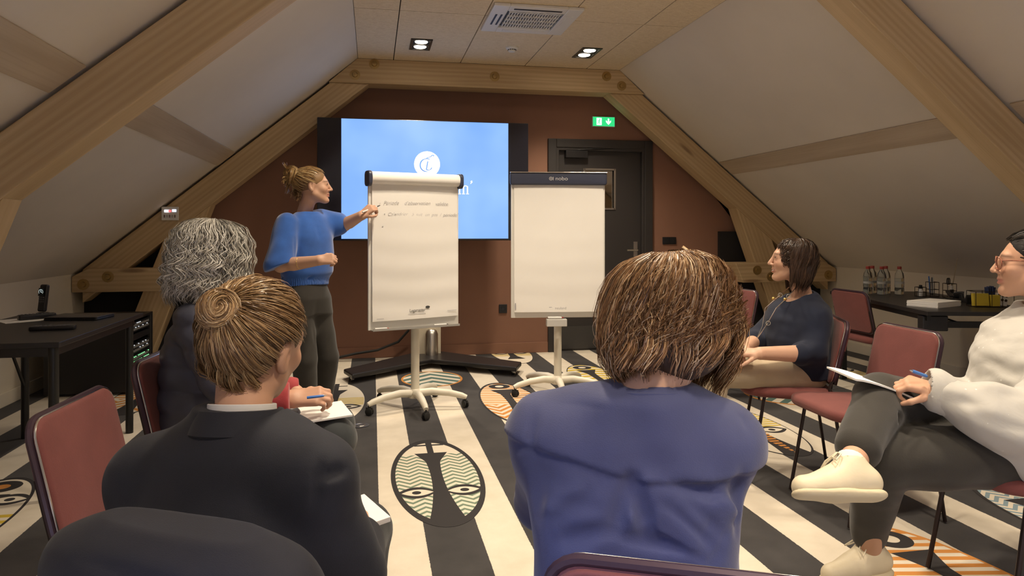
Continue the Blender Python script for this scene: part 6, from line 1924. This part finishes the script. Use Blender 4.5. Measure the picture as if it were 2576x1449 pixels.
def dotted():
    m, t, b = new_mat('white_dotted_voile')
    v = coords(t); vo = t.nodes.new('ShaderNodeTexVoronoi'); vo.inputs['Scale'].default_value = 34; vo.inputs['Randomness'].default_value = .25
    t.links.new(v, vo.inputs['Vector'])
    dts = X(t, vo.outputs['Distance']).lt(.10)
    c = mixc(t, dts, (.48, .465, .43), (.66, .65, .62)); t.links.new(c, b.inputs['Base Color'])
    b.inputs['Roughness'].default_value = .85; b.inputs['Sheen Weight'].default_value = .2
    f_ = noise(t, v, 14, 3, .5, .8)
    bump(t, b, (dts * .12 + X(t, f_) * .30).k, .5, .02)
    return m
VOILE = dotted()
s = Sdf()
s.u(loft([(.50, 1.76, 2.40, .185, .170), (.60, 1.75, 2.40, .190, .190), (.72, 1.76, 2.41, .185, .195), (.84, 1.775, 2.43, .180, .185), (.92, 1.80, 2.46, .165, .140), (.97, 1.83, 2.49, .10, .085), (.995, 1.85, 2.50, .07, .065)], unit((.35, .94, 0)), unit((-.94, .35, 0)), 2.2), 0)
s.chain([ls_, le_ + V3((0, 0, .01)), le_ + .52 * (lw_ - le_), le_ + .93 * (lw_ - le_)], [.080, .085, .090, .052], .05)
s.chain([rs_, re_, re_ + .55 * (rw_ - re_), re_ + .92 * (rw_ - re_)], [.072, .070, .070, .050], .05)
s.u(cone(neck + V3((0, 0, -.05)), ls_, .075, .065), .05); s.u(cone(neck + V3((0, 0, -.05)), rs_, .075, .065), .05)
s.u(cone(V3((1.502, 2.260, 0.625)), V3((1.659, 2.200, 0.531)), .05, .085), .04)
s.cut(cone(neck + V3((-.005, 0, .0)), hc, .062, .085), .008)
s.d(waves(29, 30, .016, [(.6, .2, 1), (1, .2, .2)])); s.d(waves(30, 60, .007, [(.5, .2, 1)]))
s.d(crease(V3((1.303, 2.160, 0.737)), V3((1.406, 2.080, 0.721)), -.014, .014)); s.d(crease(V3((1.328, 2.160, 0.797)), V3((1.396, 2.100, 0.780)), -.012, .012)); s.d(crease(V3((1.364, 2.160, 0.815)), V3((1.349, 2.100, 0.763)), -.012, .012))
bl = P.wear('blouse', s, [ls_, le_, lw_, rs_, re_, rw_, (1.76, 2.4, .5), neck], .20, .0058, VOILE)
cuff = Sdf(); cp_ = le_ + .94 * (lw_ - le_); cd_ = unit(lw_ - le_); cuff.u(cone(cp_, cp_ + cd_ * .022, .054, .057, (0, .3, 1), 1.25), 0); cuff.cut(cone(cp_ + cd_ * .006, cp_ + cd_ * .06, .040, .042, (0, .3, 1), 1.25), .003); cuff.d(waves(33, 60, .004))
P.wear('cuff', cuff, [cp_], .10, .004, VOILE)
# collar leaves
for sg_ in (-1, 1):
    P.mb('collar_leaf', MB().add([tuple(neck + V3(q)) for q in ((-.045, -.055 * sg_ - .01, .005), (-.070, -.035 * sg_ - .01, -.015), (-.115, -.040 * sg_ - .02, -.085), (-.080, -.075 * sg_ - .02, -.060), (-.042, -.051 * sg_ - .01, .010), (-.066, -.031 * sg_ - .01, -.010), (-.111, -.036 * sg_ - .02, -.080), (-.076, -.071 * sg_ - .02, -.055))],
         [(0, 1, 2, 3), (4, 7, 6, 5), (0, 4, 5, 1), (1, 5, 6, 2), (2, 6, 7, 3), (3, 7, 4, 0)]), VOILE, bl)
TAUPE = fabric('taupe_trousers', (.030, .027, .023), 420, .08, .75, .2)
s = Sdf().u(ellip((1.76, 2.42, .55), (.16, .19, .12)), 0)
s.chain([lh + V3((0, 0, .0)), lk, la + V3((0, 0, .060))], [.112, .088, .058], .04)
s.chain([rh + V3((0, 0, .02)), rk, rk + .72 * (ra - rk)], [.105, .086, .064], .03)
s.d(waves(35, 22, .006)); s.d(waves(36, 50, .002)); s.d(crease(V3((1.152, 2.240, 0.705)), V3((1.252, 2.240, 0.655)), -.014, .008)); s.d(crease(V3((1.177, 2.240, 0.687)), V3((1.253, 2.220, 0.630)), -.012, .008))
P.wear('trousers', s, [lh, lk, la, rh, rk, ra, (1.8, 2.42, .5)], .18, .006, TAUPE)
LEATH = plain('cream_leather', (.66, .58, .42), .5, var=.03, bmp=.08, bscale=120); SOLE = plain('cream_sole', (.60, .52, .36), .6); LACE = plain('cream_lace', (.70, .63, .48), .8)
shoe(P, la, (-.93, -.25, -.02), (0, 0, 1), LEATH, SOLE, 1.04, LACE)
shoe(P, ra, (-.95, -.12, .06), (.06, .55, .83), LEATH, SOLE, 1.04, LACE)
for a_, d_ in ((ra, unit(unit(rk - ra) + V3((.1, .6, .79)))),):
    P.wear('sock', Sdf().u(cone(a_ - d_ * .01, a_ + d_ * .030, .0375, .0390), 0).keep(halfspace(a_ + d_ * .042, d_), .002), [a_], .10, .004, SHIRT)
PAL = [(.022, .017, .015), (.040, .030, .026), (.012, .010, .009), (.10, .085, .075)]; WT_ = [4, 3, 3, .6]
s = Sdf().u(ellip(T(0, -.022, .032), (.080, .102, .086), HM), 0); s.cut(ellip(T(0, .095, -.03), (.085, .070, .105), HM), .01); s.cut(ellip(T(0, .03, -.11), (.11, .10, .080), HM), .01); s.u(ellip(T(0, -.115, -.03), (.035, .035, .045), HM), .02); s.cut(ellip(T(.08, 0, -.012), (.03, .026, .036), HM), .004); s.cut(ellip(T(-.08, 0, -.012), (.03, .026, .036), HM), .004)
P.wear('hair_base', s, [hc], .19, .005, plain('hair_base_black', (.012, .010, .009), .5))
g = [swept_hair(61, 2200, hc, HM, (.079, .101, .085), (0, -.112, -.02), PAL, WT_, hair_line=hl, lift=.008, mess=.004), lock_hair(62, 300, hc, HM, [(0, -.11, -.02), (0, -.12, -.07), (.0, -.10, -.125), (0, -.09, -.16)], .014, PAL, WT_)]
P.strands('hair', g, .0011)
gl = Sdf(); GLM = plain('tortoise_rose_acetate', (.30, .12, .075), .25, var=.35, vscale=90)
gm = MB()
for q in (-1, 1):
    gm.tube([tuple(T(q * .035 + .027 * math.cos(R(t_)), .102 - .010 * abs(math.cos(R(t_))) * (1 if math.cos(R(t_)) * q > 0 else -.2), -.002 + .022 * math.sin(R(t_)))) for t_ in range(0, 360, 18)], .0030, 6, closed=True)
    gm.tube([tuple(T(q * .062, .092, .010)), tuple(T(q * .078, .045, .012)), tuple(T(q * .083, -.005, .010)), tuple(T(q * .083, -.030, -.008))], .0028, 6)
gm.tube([tuple(T(-.009, .104, .004)), tuple(T(0, .106, .007)), tuple(T(.009, .104, .004))], .0028, 6)
P.mb('glasses', gm, GLM)
marker('pen', W(*V3((1.302, 2.240, 0.798))), W(*V3((1.227, 2.200, 0.825))), .0055, plain('bright_blue_pen', (.06, .22, .60), .35), SILVER, 'bright blue pen held by the person in the white blouse')
# notebook bending over the knee
nb = MB(); n_ = 10; vs = []; fs = []
for i in range(n_ + 1):
    f_ = i / n_
    r_ = 1.095 + .235 * f_; z_ = .795 - .012 * math.cos(f_ * 2.2) - .105 * f_ ** 1.5
    for dd in (2.27, 2.48): vs.append((r_, dd, z_))
for i in range(n_): fs.append((2 * i, 2 * i + 1, 2 * i + 3, 2 * i + 2))
nn = len(vs); vs += [(a, b, c - .006) for a, b, c in vs]; fs += [tuple(j + nn for j in q[::-1]) for q in fs]
for i in range(n_): fs.append((2 * i, 2 * i + 2, 2 * i + 2 + nn, 2 * i + nn)); fs.append((2 * i + 1, 2 * i + 1 + nn, 2 * i + 3 + nn, 2 * i + 3))
fs.append((0, nn, nn + 1, 1)); fs.append((2 * n_, 2 * n_ + 1, nn + 2 * n_ + 1, nn + 2 * n_))
nb.add([tuple(V3(p) - V3((1.2, 2.38, .70))) for p in vs], fs)
nb.build('notebook', PAPER, loc=W(1.2, 2.38, .70), rot=(0, 0, -YAW), smooth=True, label='open white notebook bent over the knee of the person in the white blouse', cat='notebook')
